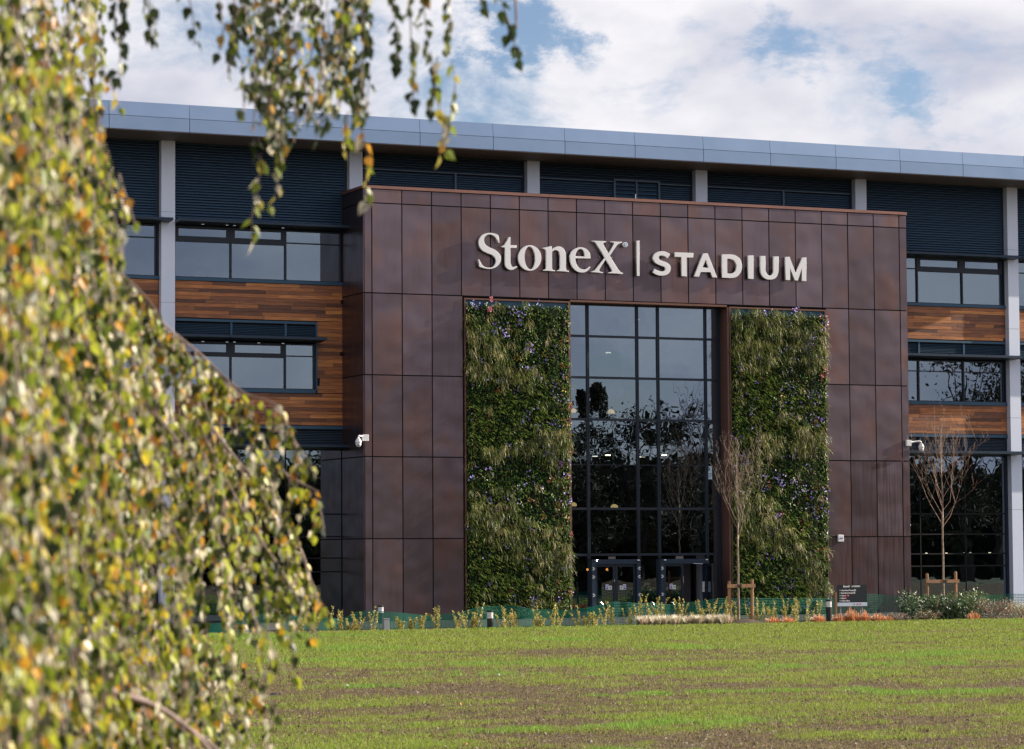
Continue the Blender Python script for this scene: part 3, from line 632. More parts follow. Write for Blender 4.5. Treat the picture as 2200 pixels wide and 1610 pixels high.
def text_obj(name, body, size, loc, m, parent, bold=0, align='LEFT', rz=0, ext=.002):
    cu = bpy.data.curves.new(name, 'FONT'); cu.body = body; cu.size = size; cu.extrude = ext; cu.offset = bold; cu.align_x = align; cu.resolution_u = 3
    tmp = bpy.data.objects.new(name, cu); col.objects.link(tmp)
    dg = bpy.context.evaluated_depsgraph_get(); me = bpy.data.meshes.new_from_object(tmp.evaluated_get(dg)); bpy.data.objects.remove(tmp)
    me.transform(Matrix(((1, 0, 0, loc[0]), (0, 0, -1, loc[1]), (0, 1, 0, loc[2]), (0, 0, 0, 1)))); me.materials.clear(); me.materials.append(m)
    o = bpy.data.objects.new(name, me); link(o, parent); return o
rg = glyph('reg')[0]; rx_ = sum(p[0] for p in rg)/len(rg); rz_ = sum(p[1] for p in rg)/len(rg)
g = MB(); g.lathe([(.075, -.002), (.075, .002)], (0, 0, 0), 20); g.v = [(rx_+a, -.204+c, rz_+b_) for a, b_, c in g.v]; g.obj('mark_disc', M['cyan'], sign)
text_obj('mark_letter', 'R', .12, (rx_-.038, -.209, rz_-.042), M['white'], sign, .004)

# ================================================================== wall fittings
def dome_camera(label, box_c, tip, name='security_camera'):
    t = thing(name, label, 'security camera', box_c, 'dome cameras on the bronze block')
    bx, by, bz = box_c
    g = MB(); g.box(-.12, .12, -.06, .06, -.12, .12); g.obj('junction_box', M['white'], t, bevel=.01)
    dx, dy, dz = tip[0]-bx, tip[1]-by, tip[2]-bz
    g = MB(); g.tube([(dx*.1, dy*.1, .03), (dx*.6, dy*.6, .06), (dx*.9, dy*.9, .07), (dx, dy, .04), (dx, dy, -.02)], .035, 8); g.obj('arm', M['white'], t, smooth=True)
    g = MB(); g.lathe([(.035, .0), (.06, -.03), (.115, -.12), (.12, -.2), (.11, -.21)], (dx, dy, 0), 16); g.obj('housing', M['white'], t, smooth=True)
    g = MB(); g.lathe([(.105, -.21), (.10, -.27), (.07, -.32), (.02, -.345)], (dx, dy, 0), 16); dm = g.obj('dome', M['steel'] if False else M['white'], t, smooth=True)
    g = MB(); v = (CAM-Vector(tip)).normalized(); c = Vector((dx, dy, -.26))+v*.085; g.tube([c, c+v*.03], .028, 10); g.obj('lens', M['black'], t)
dome_camera('white dome camera on a curved arm at the left corner of the bronze block', (.0, -.06, 6.68), (-.32, -.2, 6.72))
dome_camera('white dome camera on a straight arm at the right corner of the bronze block', (BW-.08, -.07, 6.72), (BW+.46, -.15, 6.72))
si = thing('alarm_box', 'small white alarm box on the bronze panels right of the planted wall', 'alarm box', (20.01, 0, 2.94))
g = MB(); g.box(-.13, .13, -.10, 0, -.14, .14); g.obj('casing', M['white'], si, bevel=.02)
text_obj('lettering', 'ADT', .08, (-.075, -.104, -.03), M['blueprint'], si, .002)
g = MB(); p = at(1956, 1128, 0); sl = thing('sensor', 'tiny white round sensor on the right edge of the bronze block', 'sensor', (BW+.03, .1, p.z)); g.lathe([(.01, -.04), (.035, -.02), (.035, .02), (.01, .04)], (0, 0, 0), 10); g.obj('body', M['white'], sl)

# ================================================================== planted walls
def hash_n(x, z, s): return noise.noise(Vector((x*s, z*s, s*7.3)))
def flower(mb, p, r_, c, rr):
    n = Vector((rr.uniform(-.5, .6), -1, rr.uniform(-.1, .6))).normalized(); a = n.cross(Vector((0, 0, 1))).normalized(); b_ = n.cross(a)
    for k in range(3):
        q = k*2.1+rr.random(); d = a*math.cos(q)+b_*math.sin(q); e = a*math.cos(q+.9)+b_*math.sin(q+.9); f_ = a*math.cos(q-.9)+b_*math.sin(q-.9)
        mb.poly([p, p+f_*r_*.7+n*.004, p+d*r_+n*.006, p+e*r_*.7+n*.004], c)
ZONES = {3: [('grass', [(-.1, .075), (.10, .075), (.32, .10), (.36, .20), (.62, .22), (.72, .25), (.5, .262), (-.1, .245)]), ('leaf', [(-.1, -.1), (1.1, -.1), (1.1, .40), (.86, .40), (.78, .25), (.62, .22), (.36, .20), (.32, .10), (-.1, .075)]),
    ('grass', [(.75, .39), (1.1, .38), (1.1, .50), (.62, .49), (.10, .485), (.10, .45), (.55, .45)]), ('leaf', [(-.1, .50), (1.1, .50), (1.1, .77), (.80, .74), (.45, .64), (.28, .60), (-.1, .60)]),
    ('grass', [(-.1, .60), (.28, .60), (.45, .64), (.80, .74), (1.1, .78), (1.1, .86), (.62, .86), (.25, .75), (-.1, .71)])],
 8: [('grass', [(-.1, -.1), (.72, -.1), (.75, .12), (.60, .19), (.30, .20), (-.1, .20)]), ('grass', [(.86, .05), (1.1, .05), (1.1, .22), (.80, .20)]), ('leaf', [(.72, -.1), (1.1, -.1), (1.1, .30), (.50, .29), (.45, .20), (.75, .12)]),
    ('grass', [(.10, .425), (.70, .41), (1.1, .36), (1.1, .47), (.60, .475), (.10, .47)]), ('grass', [(-.1, .55), (.12, .57), (.32, .62), (.62, .72), (.60, .78), (.10, .76), (-.1, .70)]), ('leaf', [(-.1, .47), (1.1, .47), (1.1, .70), (.62, .70), (.32, .62), (.12, .56), (-.1, .55)]),
    ('grass', [(.80, .78), (1.1, .76), (1.1, 1.0), (.82, .98), (.84, .86), (.55, .84), (.55, .78)])]}
def planted_wall(label, x0, x1, z1, seed, tops):
    t = thing('planted_wall', label, 'living wall', (x0, 0, 0), 'planted walls either side of the entrance glazing')
    wd = x1-x0; rr = random.Random(seed)
    b = MB(); b.box(0, .05, -.05, .3, 0, z1); b.box(wd-.05, wd, -.05, .3, 0, z1); b.box(.05, wd-.05, -.05, .3, z1-.06, z1); b.obj('frame', M['trim'], t)
    b = MB(); b.box(.05, wd-.05, .04, .09, z1-.5, z1-.06); b.obj('back_board', M['sill'], t)
    b = MB(); b.box(.05, wd-.05, .0, .12, .0, z1-.3); b.obj('planting_felt', M['felt'], t)
    lv = MB(); gr = MB(); fl = MB()
    top = z1-.20
    # relief of the planting
    def relief(x, z): return .07+.12*abs(hash_n(x+seed, z, .9))+.07*hash_n(x, z+seed, 2.6)+(.05 if x > wd-.4 else 0)
    def kind(x, z):
        fx = x/wd+.16*hash_n(x, z+seed, 1.7)+.10*hash_n(z, x, 5); fz = 1-z/z1+.03*hash_n(x+seed, z, 1.9)+.03*hash_n(x, z, 4.3)
        q_ = rr.random()
        if q_ < .20: return 'leaf' if q_ < .10 else ('strap' if q_ < .15 else 'grass')
        mixn = hash_n(x+seed*9, z, 2.3)
        for k_, P_ in ZONES[seed]:
            if inpoly(fx, fz, P_): return 'strap' if (mixn > .30 and k_ == 'grass') else k_
        return 'leaf' if mixn > .12 else 'strap'
        row = (z/ (z1))
        bias = .0
        for zc, sgm, s in tops: bias += s*math.exp(-((z-zc)/sgm)**2)
        if seed == 3: bias += .25*math.exp(-((z-(5.0+ (x-wd)*.6))/1.0)**2)*(1 if x > wd*.35 else .0)
        v_ = a+bias
        return 'grass' if v_ > .16 else ('strap' if v_ > -.08 else 'leaf')
    def place(x, z):
        return Vector((x, -relief(x, z)+rr.uniform(-.03, .09), z))
    n = int(wd*top*500)
    for _ in range(n):
        x = rr.uniform(.06, wd-.04); z = rr.uniform(.12, top+.06*math.sin(x*9)+.04*math.sin(x*23)); k = kind(x, z); p = place(x, z)
        if k == 'grass' and rr.random() < .6: continue
        if k == 'leaf' or rr.random() < .22:
            s = rr.uniform(.05, .10); c = rr.choice(((.040, .13, .020), (.018, .065, .016), (.11, .25, .030), (.010, .035, .010), (.26, .38, .05), (.014, .045, .012)))
            if rr.random() < (.10 if k == 'strap' else .03): c = rr.choice(((.16, .03, .03), (.10, .03, .05), (.30, .09, .03)))
            nrm = Vector((rr.gauss(.55, .9), -1, rr.gauss(.35, .7))).normalized(); dn = Vector((rr.gauss(0, .5), rr.uniform(-.5, 0), -1)); a = (dn-nrm*dn.dot(nrm)).normalized(); b_ = nrm.cross(a)
            lv.poly([p, p+a*s*.35+b_*s*.38+nrm*.01, p+a*s*1.1, p+a*s*.35-b_*s*.38+nrm*.01], c)
        else:
            c = rr.choice(((.18, .30, .04), (.07, .14, .025), (.36, .42, .09), (.03, .07, .02)))
            a0 = rr.uniform(0, 6.28); d = Vector((math.cos(a0), -abs(math.sin(a0))-.25, rr.uniform(.1, .7))).normalized(); ln = rr.uniform(.18, .36); s_ = Vector((-.3, 0, 1)).cross(d).normalized()*.012
            q = p; pts = [q]
            for k2 in range(3): q = q+d*ln/3; d = (d+Vector((0, 0, -.55))).normalized(); pts.append(q)
            lv.poly([pts[0]-s_, pts[0]+s_, pts[1]+s_*1.3, pts[1]-s_*1.3], c); lv.poly([pts[1]-s_*1.3, pts[1]+s_*1.3, pts[2]+s_, pts[2]-s_], c); lv.poly([pts[2]-s_, pts[2]+s_, pts[3]], c)
    # hanging grass tufts
    m_ = int(wd*top*34)
    for _ in range(m_):
        x = rr.uniform(.10, wd-.14); z = .30*round(rr.uniform(.3, top)/.30)+rr.gauss(.06, .055)
        if kind(x, z) != 'grass': continue
        p = place(x, z)+Vector((0, -.03, 0)); base = rr.choice(((.25, .27, .055), (.17, .21, .04), (.38, .35, .11), (.11, .15, .03), (.52, .46, .20), (.21, .27, .045)))
        for _ in range(17):
            a0 = rr.gauss(0, .30); d = Vector((math.sin(a0), -.42, rr.uniform(-.6, .2))).normalized(); ln = rr.uniform(.22, .52); q = p+Vector((rr.uniform(-.10, .10), rr.uniform(-.02, .05), rr.uniform(-.09, .09))); wa = rr.uniform(-1.2, 1.2); s_ = Vector((.007*math.cos(wa), .007*math.sin(wa), .001)); pts = [q]
            for k2 in range(3): q = q+d*ln/3; d = (d*.6+Vector((d.x*.2, -.02, -.7))).normalized(); pts.append(q)
            f_ = rr.choice((.25, .45, .8, 1.1, 1.4)); c = tuple(v*f_ for v in base)
            gr.poly([pts[0]-s_, pts[0]+s_, pts[1]+s_, pts[1]-s_], c); gr.poly([pts[1]-s_, pts[1]+s_, pts[2]+s_*.8, pts[2]-s_*.8], c); gr.poly([pts[2]-s_*.8, pts[2]+s_*.8, pts[3]], c)
    # flowers: violet everywhere in drifts, rust and red patches toward the right edge
    for _ in range(int(wd*top*4.6)):
        x = rr.uniform(.08, wd-.05); z = rr.uniform(.2, top+.1)
        if hash_n(x+seed*5, z, .8) < -.05 and rr.random() < .8: continue
        for _ in range(rr.randint(2, 7)):
            xx = min(max(x+rr.gauss(0, .10), .02), wd+.02); zz = z+rr.gauss(0, .09); p = place(xx, zz)+Vector((0, -.07, 0))
            flower(fl, p, rr.uniform(.028, .046), rr.choice(((.36, .25, .90), (.55, .42, .98), (.30, .20, .85), (.70, .60, .98))), rr)
    for _ in range(int(wd*top*1.1)):
        x = wd-abs(rr.gauss(0, .55)) if rr.random() < .6 else rr.uniform(.2, wd-.2); z = rr.uniform(.3, top)
        if x < .1: continue
        cc_ = rr.choice(((.55, .14, .03), (.62, .25, .04), (.40, .05, .04), (.70, .40, .06), (.30, .06, .05)))
        for _ in range(rr.randint(5, 16)):
            p = place(min(x+rr.gauss(0, .07), wd+.03), z+rr.gauss(0, .08))+Vector((0, -.04, 0)); f_ = rr.uniform(.6, 1.2); flower(fl, p, rr.uniform(.025, .04), tuple(v*f_ for v in cc_), rr)
    if seed == 3:
        for dx, dz in ((1.02, .16), (.95, -.22)):
            for _ in range(14): flower(fl, Vector((dx+rr.gauss(0, .05), -.3, top+dz+rr.gauss(0, .05))), .035, (.80, .16, .28), rr)
    lv.obj('leaves', M['wallplant'], t, stuff=True); gr.obj('grass_tufts', M['wallplant'], t, stuff=True); fl.obj('flowers', M['leaf'], t, stuff=True)
planted_wall('left living wall of grasses and violet flowers with two pink blooms on its top edge', 3.97, 8.29, 11.94, 3, ((9.7, .8, .45), (8.3, .3, .3), (5.0, .5, .15), (10.9, .7, -.4), (6.8, .8, -.35), (1.3, 1.3, -.4), (3.4, .7, .15)))
planted_wall('right living wall with a pale grassy top row beside the staked bare tree', 15.16, 19.48, 11.94, 8, ((11.3, .5, .5), (10.1, .7, .35), (8.3, .9, -.3), (6.1, .5, .4), (5.0, .6, -.4), (3.6, .6, .3), (1.2, 1.0, -.3)))
# ================================================================== ground
def sheet(name, x0, x1, y0, y1, z, m):
    b = MB(); b.poly([(x0, y0, z), (x1, y0, z), (x1, y1, z), (x0, y1, z)]); o = b.obj(name, m); o['kind'] = 'structure'; return o
LE = -11.6     # lawn edge
def lawn_mat():
    m = bpy.data.materials.new('lawn_soil_and_thatch'); m.use_nodes = True; t = m.node_tree; n = t.nodes; l = t.links; b = n['Principled BSDF']; b.inputs['Roughness'].default_value = .95; b.inputs['Specular IOR Level'].default_value = .2
    tcn = n.new('ShaderNodeTexCoord'); at_ = n.new('ShaderNodeAttribute'); at_.attribute_name = 'col'
    ns = n.new('ShaderNodeTexNoise'); l.new(tcn.outputs['Object'], ns.inputs[0]); ns.inputs['Scale'].default_value = 7; ns.inputs['Detail'].default_value = 8; ns.inputs['Roughness'].default_value = .7
    rp = n.new('ShaderNodeValToRGB'); l.new(ns.outputs[0], rp.inputs[0]); e = rp.color_ramp.elements; e[0].position = .38; e[0].color = (.035, .023, .016, 1); e[1].position = .66; e[1].color = (.25, .19, .11, 1)
    e2 = e.new(.5); e2.color = (.115, .085, .045, 1)
    l.new(rp.outputs[0], b.inputs['Base Color'])
    bp = n.new('ShaderNodeBump'); bp.inputs['Strength'].default_value = 1; bp.inputs['Distance'].default_value = .12; l.new(ns.outputs[0], bp.inputs['Height']); l.new(bp.outputs[0], b.inputs['Normal'])
    return m
def gz_(x, y): return .05*noise.noise(Vector((x*.12, y*.12, 2)))*min(1, max(0, (LE-y)/8)) + .018*noise.noise(Vector((x*.7, y*.7, 5)))*min(1, max(0, (LE-y)/2))
far = mat('far_grass', (.06, .075, .03), .95, c2=(.09, .085, .045), scale=.5)
b = MB()
sheet('ground', -900, 900, -900, 900, -.12, far)
gx = np.linspace(-75, 75, 151); gy = np.linspace(-130, LE, 120)
for yv in gy:
    for xv in gx: b.v.append((xv, yv, gz_(xv, yv) if abs(yv-LE) > .01 else 0))
for j in range(len(gy)-1):
    for i in range(len(gx)-1): q = j*151+i; b.f.append((q, q+1, q+152, q+151)); b.m.append(0)
o = b.obj('lawn', lawn_mat(), smooth=True); o['kind'] = 'structure'
sheet('planting_bed', -75, 75, LE, -9.1, -.03, M['soil'])
sheet('path', -75, 75, -9.1, 30, -.004, M['asphalt'])
kb = MB(); kb.box(-75, -1.5, LE-.02, LE+.05, -.1, .012); o = kb.obj('lawn_edging', M['paving']); o['kind'] = 'structure'

# grass blades: patchy, denser and greener in drifts
rs = np.random.RandomState(5)
def fast_mesh(name, verts, nper, cols_, m, kindstuff=True, label=None, cat=None):
    me = bpy.data.meshes.new(name); nv = len(verts); nf = nv//nper
    me.vertices.add(nv); me.vertices.foreach_set('co', verts.astype('f').ravel()); me.loops.add(nv); me.loops.foreach_set('vertex_index', np.arange(nv, dtype='i'))
    me.polygons.add(nf); me.polygons.foreach_set('loop_start', np.arange(0, nv, nper, dtype='i')); me.update(calc_edges=True)
    a = me.color_attributes.new('col', 'FLOAT_COLOR', 'POINT'); c4 = np.ones((nv, 4), 'f'); c4[:, :3] = cols_; a.data.foreach_set('color', c4.ravel())
    me.materials.append(m); o = bpy.data.objects.new(name, me); col.objects.link(o)
    if kindstuff: o['kind'] = 'stuff'
    if label: tag(o, label, cat)
    return o
def vnoise(x, y, s, seed):
    """cheap smooth value noise, vectorised"""
    x = x*s+seed*13.7; y = y*s+seed*7.1; xi = np.floor(x).astype(int); yi = np.floor(y).astype(int); fx = x-xi; fy = y-yi; fx = fx*fx*(3-2*fx); fy = fy*fy*(3-2*fy)
    def h(a, b_): v = np.sin(a*127.1+b_*311.7+seed*17.3)*43758.5453; return v-np.floor(v)
    return (h(xi, yi)*(1-fx)+h(xi+1, yi)*fx)*(1-fy)+(h(xi, yi+1)*(1-fx)+h(xi+1, yi+1)*fx)*fy
def visible_xy(n, umin, umax, vmin, vmax):
    """random ground points inside the view wedge, even in area within range bands"""
    dmin = 2.54*FOC/(vmax-1183); dmax = 2.54*FOC/(vmin-1183)
    d = np.sqrt(rs.rand(n)*(dmax**2-dmin**2)+dmin**2) if False else dmin*(dmax/dmin)**rs.rand(n)
    u = umin+rs.rand(n)*(umax-umin); k = (u-1100)/FOC
    fx, fy = math.sin(YAW), math.cos(YAW); rx, ry = math.cos(YAW), -math.sin(YAW)
    return CAM.x+d*(fx+k*rx), CAM.y+d*(fy+k*ry), d
NB = 760000
parts_ = [visible_xy(NB, 380, 2290, 1322, 1660), visible_xy(230000, -1500, 380, 1322, 1700), visible_xy(210000, 2290, 4300, 1322, 1700)]
x, y, d = (np.concatenate([p_[k] for p_ in parts_]) for k in range(3)); NB = len(x)
g1 = vnoise(x, y, .45, 1)*.5+vnoise(x, y, 1.1, 2)*.3+vnoise(x, y, 3.1, 3)*.2
g2 = vnoise(x, y, .16, 4)*.6+vnoise(x, y, .6, 5)*.4
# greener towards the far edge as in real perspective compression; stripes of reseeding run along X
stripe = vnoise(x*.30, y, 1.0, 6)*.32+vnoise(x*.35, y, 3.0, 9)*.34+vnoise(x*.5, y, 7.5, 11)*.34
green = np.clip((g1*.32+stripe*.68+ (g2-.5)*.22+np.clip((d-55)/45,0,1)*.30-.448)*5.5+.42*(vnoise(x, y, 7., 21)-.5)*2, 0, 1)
lush = np.clip((vnoise(x*.5, y, .55, 7)*.75+vnoise(x, y, 3.2, 12)*.25-.70)*9, 0, 1)
keep = (rs.rand(NB) < (.16+.84*np.clip(green+lush, 0, 1))) & (y < LE-.03)
x, y, d, green, lush = x[keep], y[keep], d[keep], green[keep], lush[keep]; n_ = len(x)
h = (.022+.030*rs.rand(n_)+.014*green+.022*lush)*(1+d*.002); wd_ = (.0030+.0035*rs.rand(n_))*np.maximum(1, d/50)
a = rs.rand(n_)*6.283; lx = rs.randn(n_)*.35*h; ly = rs.randn(n_)*.35*h
z0 = np.array([gz_(float(p), float(q)) for p, q in zip(x[::1], y[::1])]) 
V = np.zeros((n_, 3, 3), 'f'); V[:, 0] = np.stack([x-np.cos(a)*wd_, y-np.sin(a)*wd_, z0-.004], 1); V[:, 1] = np.stack([x+np.cos(a)*wd_, y+np.sin(a)*wd_, z0-.004], 1); V[:, 2] = np.stack([x+lx, y+ly, z0+h], 1)
cg = np.array([.30, .41, .05]); cdry = np.array([.33, .23, .12]); cl = np.array([.25, .42, .055])
mixv = np.clip(green+.25*rs.randn(n_), 0, 1)[:, None]; c = cdry*(1-mixv)+cg*mixv; c = c*(1-lush[:, None])+cl*lush[:, None]; c = c*(.45+.95*rs.rand(n_))[:, None]
fast_mesh('grass', V.reshape(-1, 3), 3, np.repeat(c, 3, 0), M['grass'], label='patchy newly sown lawn grass in front of the stadium', cat='grass')
# leaf litter and clods
nl = 190000
x, y, d = visible_xy(nl, -300, 3000, 1326, 1680)
s = (.006+.018*rs.rand(nl)**5)*np.maximum(1, d/60); an = rs.rand(nl)*6.283; z = np.array([gz_(float(p), float(q)) for p, q in zip(x, y)])+.01+.02*rs.rand(nl)
V = np.zeros((nl, 4, 3), 'f')
for k in range(4):
    q = an+k*math.pi/2; V[:, k] = np.stack([x+np.cos(q)*s, y+np.sin(q)*s*.8, z+(rs.rand(nl)-.3)*s*1.8], 1)
pal = np.array([(.10, .06, .04), (.20, .13, .09), (.38, .28, .22), (.06, .04, .03), (.50, .42, .36), (.15, .09, .05), (.42, .26, .08)]); c = pal[rs.choice(7, nl, p=[.24, .18, .15, .28, .08, .05, .02])]
keep = y < LE-.1
fast_mesh('leaf_litter', V[keep].reshape(-1, 3), 4, np.repeat(c[keep], 4, 0), M['leaf'], label='small dead leaves and crumbs of soil scattered over the lawn', cat='leaf litter')
# a few pieces one can pick out on the lawn
def scrap(u, v, label, cat, mkey, L_, W_, H_, rz, seed):
    p = atz(u, v, .0); rr = random.Random(seed); b = MB(); n = 9; ring = []
    for k in range(n): q = k*2*math.pi/n; ring.append((math.cos(q)*L_*(.8+.4*rr.random()), math.sin(q)*W_*(.8+.4*rr.random()), H_*.3*rr.random()))
    tp = [(a*.55+rr.uniform(-.01, .01), b_*.6, H_*(.7+.5*rr.random())) for a, b_, c_ in ring]
    b.v = ring+tp; b.f = [tuple(range(n))[::-1], tuple(range(n, 2*n))]+[(k, (k+1) % n, n+(k+1) % n, n+k) for k in range(n)]; b.m = [0]*len(b.f)
    o = b.obj('lawn_scrap', M[mkey]); o.location = (p.x, p.y, gz_(p.x, p.y)+.02); o.rotation_euler = (0, 0, rz); tag(o, label, cat)
M['palescrap'] = mat('pale_leaf_scrap', (.42, .45, .46), .6); M['brownscrap'] = mat('curled_leaf_brown', (.12, .09, .08), .6); M['orangescrap'] = mat('curled_leaf_orange', (.5, .22, .06), .6)
scrap(557, 1498, 'long black scrap on the lawn beside the birch leaves', 'scrap', 'debris', .11, .05, .03, .3, 1)
scrap(590, 1496, 'shorter black scrap on the lawn just right of the long black one', 'scrap', 'debris', .10, .05, .035, .1, 2)
scrap(745, 1478, 'pale grey scrap of leaf lying on the lawn below the grey service post', 'scrap', 'palescrap', .07, .03, .03, .6, 3)
scrap(893, 1492, 'dark curled leaf on the lawn at the edge of a bright green tuft', 'leaf', 'brownscrap', .09, .03, .04, .2, 4)
scrap(1071, 1455, 'small white leaf scrap in the middle of the lawn', 'leaf', 'palescrap', .03, .02, .03, .0, 5)
scrap(1130, 1507, 'brown curled leaf behind a bright green strip of grass', 'leaf', 'brownscrap', .06, .03, .03, .0, 6)
scrap(988, 1516, 'orange curled leaf on bare ground left of the green strip', 'leaf', 'orangescrap', .035, .025, .035, .0, 7)
scrap(1268, 1593, 'dark scrap on the lawn near the bottom of the view', 'leaf', 'brownscrap', .06, .03, .035, .3, 8)
scrap(1001, 1601, 'orange curled leaf at the very bottom of the lawn', 'leaf', 'orangescrap', .03, .02, .03, .3, 9)
scrap(1281, 1567, 'small yellow leaf lying right of centre on the lawn', 'leaf', 'orangescrap', .02, .02, .03, .3, 10)

# ================================================================== green netting fence
def netting(label, path, grp='green plastic netting along the planting bed'):
    # path: (u, top_v, Y, base_z)
    t = None; P_ = []
    for u, v, Y in path: p = at(u, v, Y); P_.append((p.x, Y, p.z))
    t = thing('netting_fence', label, 'netting fence', (P_[0][0], P_[0][1], 0), grp)
    ox, oy = P_[0][0], P_[0][1]; b = MB(); bt = MB(); rr = random.Random(3)
    S_ = []
    for i in range(len(P_)-1):
        (xa, ya, za), (xb, yb, zb) = P_[i], P_[i+1]; n = max(2, int(math.hypot(xb-xa, yb-ya)/.12))
        for k in range(n): q = k/n; S_.append((xa+(xb-xa)*q, ya+(yb-ya)*q+.03*math.sin(len(S_)*.35), za+(zb-za)*q+.006*math.sin(len(S_)*.6)))
    S_.append(P_[-1])
    for k in range(15):
        f0 = k/14.5
        for i in range(len(S_)-1):
            xa, ya, za = S_[i]; xb, yb, zb = S_[i+1]; h0 = za*(1-f0)+.01; h1 = zb*(1-f0)+.01
            b.poly([(xa-ox, ya-oy, h0), (xb-ox, yb-oy, h1), (xb-ox, yb-oy, h1-.020), (xa-ox, ya-oy, h0-.020)])
    for i in range(len(S_)-1):
        for q in (0,):
            xa = S_[i][0]*(1-q)+S_[i+1][0]*q; ya = S_[i][1]*(1-q)+S_[i+1][1]*q+.003; za = S_[i][2]*(1-q)+S_[i+1][2]*q
            bt.poly([(xa-ox, ya-oy, .0), (xa-ox+.012, ya-oy, .0), (xa-ox+.012, ya-oy, za), (xa-ox, ya-oy, za)])
    b.obj('net_strands', M['net'], t, stuff=True); bt.obj('net_threads', M['net'], t, stuff=True)
    return t
netting('short green netting flap leaning at the left end of the bed', [(430, 1345, -11.0), (500, 1335, -11.2), (532, 1330, -11.3), (573, 1315, -11.4)])
netting('long sagging green netting running behind the young shrubs', [(600, 1322, -10.0), (660, 1325, -9.9), (735, 1330, -9.8), (765, 1316, -9.9), (800, 1312, -10.0), (860, 1318, -9.9), (925, 1323, -9.8), (980, 1318, -9.9), (1030, 1305, -10.0), (1090, 1302, -9.9), (1150, 1310, -9.8), (1200, 1312, -9.8), (1260, 1307, -9.9), (1320, 1294, -10.5), (1380, 1297, -10.2), (1440, 1299, -10.0), (1500, 1293, -10.0), (1545, 1287, -10.1), (1640, 1286, -10.0), (1720, 1287, -9.9), (1790, 1287, -9.7), (1850, 1277, -9.6), (1900, 1279, -9.6), (1950, 1284, -9.7), (2010, 1284, -9.8), (2100, 1281, -9.9), (2180, 1277, -10.0), (2290, 1276, -10.0)])
# ================================================================== small street furniture
def bollard(u, v_base, Y, label, h=.72):
    p = at(u, v_base, Y); t = thing('bollard_light', label, 'bollard light', (p.x, Y, 0), 'low black bollard lights')
    g = MB(); g.lathe([(.10, -.1), (.10, h-.26)], (0, 0, 0), 16); g.obj('post', M['black'], t, smooth=False)
    g = MB()
    for k in range(4): g.lathe([(.078, h-.26+k*.05), (.102, h-.255+k*.05), (.102, h-.225+k*.05), (.078, h-.215+k*.05)], (0, 0, 0), 16)
    g.obj('louvred_head', M['white'], t)
    g = MB(); g.lathe([(.104, h-.055), (.104, h-.02), (.09, h)], (0, 0, 0), 16); g.obj('cap', M['black'], t)
bollard(818, 1330, -3.2, 'black bollard light behind the netting, left of both planted walls', .64)
bollard(1053, 1345, -10.6, 'black bollard light among the shrubs in front of the left planted wall', .57)
bollard(1781, 1330, -10.5, 'tall black bollard light just left of the direction sign', .76)
bollard(1941, 1330, -9.0, 'bollard light mostly hidden by netting right of the direction sign', .72)
p = at(829, 1350, -11.2); t = thing('service_post', 'short square grey metal post at the lawn edge', 'post', (p.x, -11.2, 0))
g = MB(); g.box(-.09, .09, -.08, .08, 0, .36); g.obj('post_body', M['greymetal'], t, bevel=.008); g = MB(); g.box(-.1, .1, -.09, .09, .36, .385); g.obj('post_cap', M['greymetal'], t)
# direction sign
pL = at(1799, 1257, -10.2); pR = at(1863, 1302, -10.2); SX0, SX1, SZ1, SZ0 = pL.x, pR.x, pL.z, pR.z
t = thing('direction_sign', 'dark blue direction board listing receptions and gates beside the bronze block', 'sign', (SX0, -10.2, 0))
w_ = SX1-SX0; hb = (SZ1-SZ0)
g = MB(); g.box(0, w_, 0, .03, SZ0+hb*.17, SZ1); g.obj('board', M['signboard'], t)
g = MB(); g.box(0, w_, -.004, .03, SZ0, SZ0+hb*.168); g.obj('pale_band', M['signband'], t)
for fx in (.12, .85): g = MB(); g.box(w_*fx-.02, w_*fx+.02, .03, .07, -.05, SZ1-.05); g.obj('post', M['greymetal'], t)
fs = .085
def ln(fr): return SZ1-hb*fr
text_obj('title', 'StoneX', .092, (w_*.19, -.004, ln(.115)), M['white'], t, .003)
g = MB(); g.box(w_*.475, w_*.482, -.006, -.002, ln(.125), ln(.045)); g.obj('title_bar', M['white'], t)
text_obj('title', 'STADIUM', .074, (w_*.505, -.004, ln(.11)), M['white'], t, .003)
for i, (tx, rings) in enumerate((('West Stand Reception', ((.59, 'w'),)), ('East Stand Reception', ((.57, 'w'),)), ('Gates', ((.27, 'r'), (.355, 'r'))), ('Gates', ((.27, 'r'),)), ('Ticket Office', ()))):
    z = ln(.285+.122*i)
    g = MB(); g.lathe([(.017, -.002), (.017, .002)], (0, 0, 0), 8); g.v = [(w_*.085+a, -.004+c, z+.018+b_) for a, b_, c in g.v]; g.obj('bullet', M['white'], t)
    text_obj('line_text', tx, .066, (w_*.125, -.004, z-.004), M['white'], t, .002)
    for fx, k in rings:
        g = MB(); g.lathe([(.036, -.002), (.036, .002)], (0, 0, 0), 14); g.v = [(w_*fx+a, -.004+c, z+.018+b_) for a, b_, c in g.v]; g.obj('symbol', M['white' if k == 'w' else 'redprint'], t)
        if k == 'r': text_obj('symbol_letter', 'AB'[rings.index((fx, k))] if i == 2 else 'C', .05, (w_*fx-.016, -.008, z), M['white'], t, .001)
for fx, k in ((.56, 'black'), (.68, 'redprint'), (.77, 'redprint')):
    g = MB(); g.lathe([(.026, -.002), (.026, .002)], (0, 0, 0), 10); g.v = [(w_*fx+a*1.1, -.008+c, SZ0+hb*.09+b_*(.6 if k == 'black' else 1)) for a, b_, c in g.v]; g.obj('logo', M[k], t)
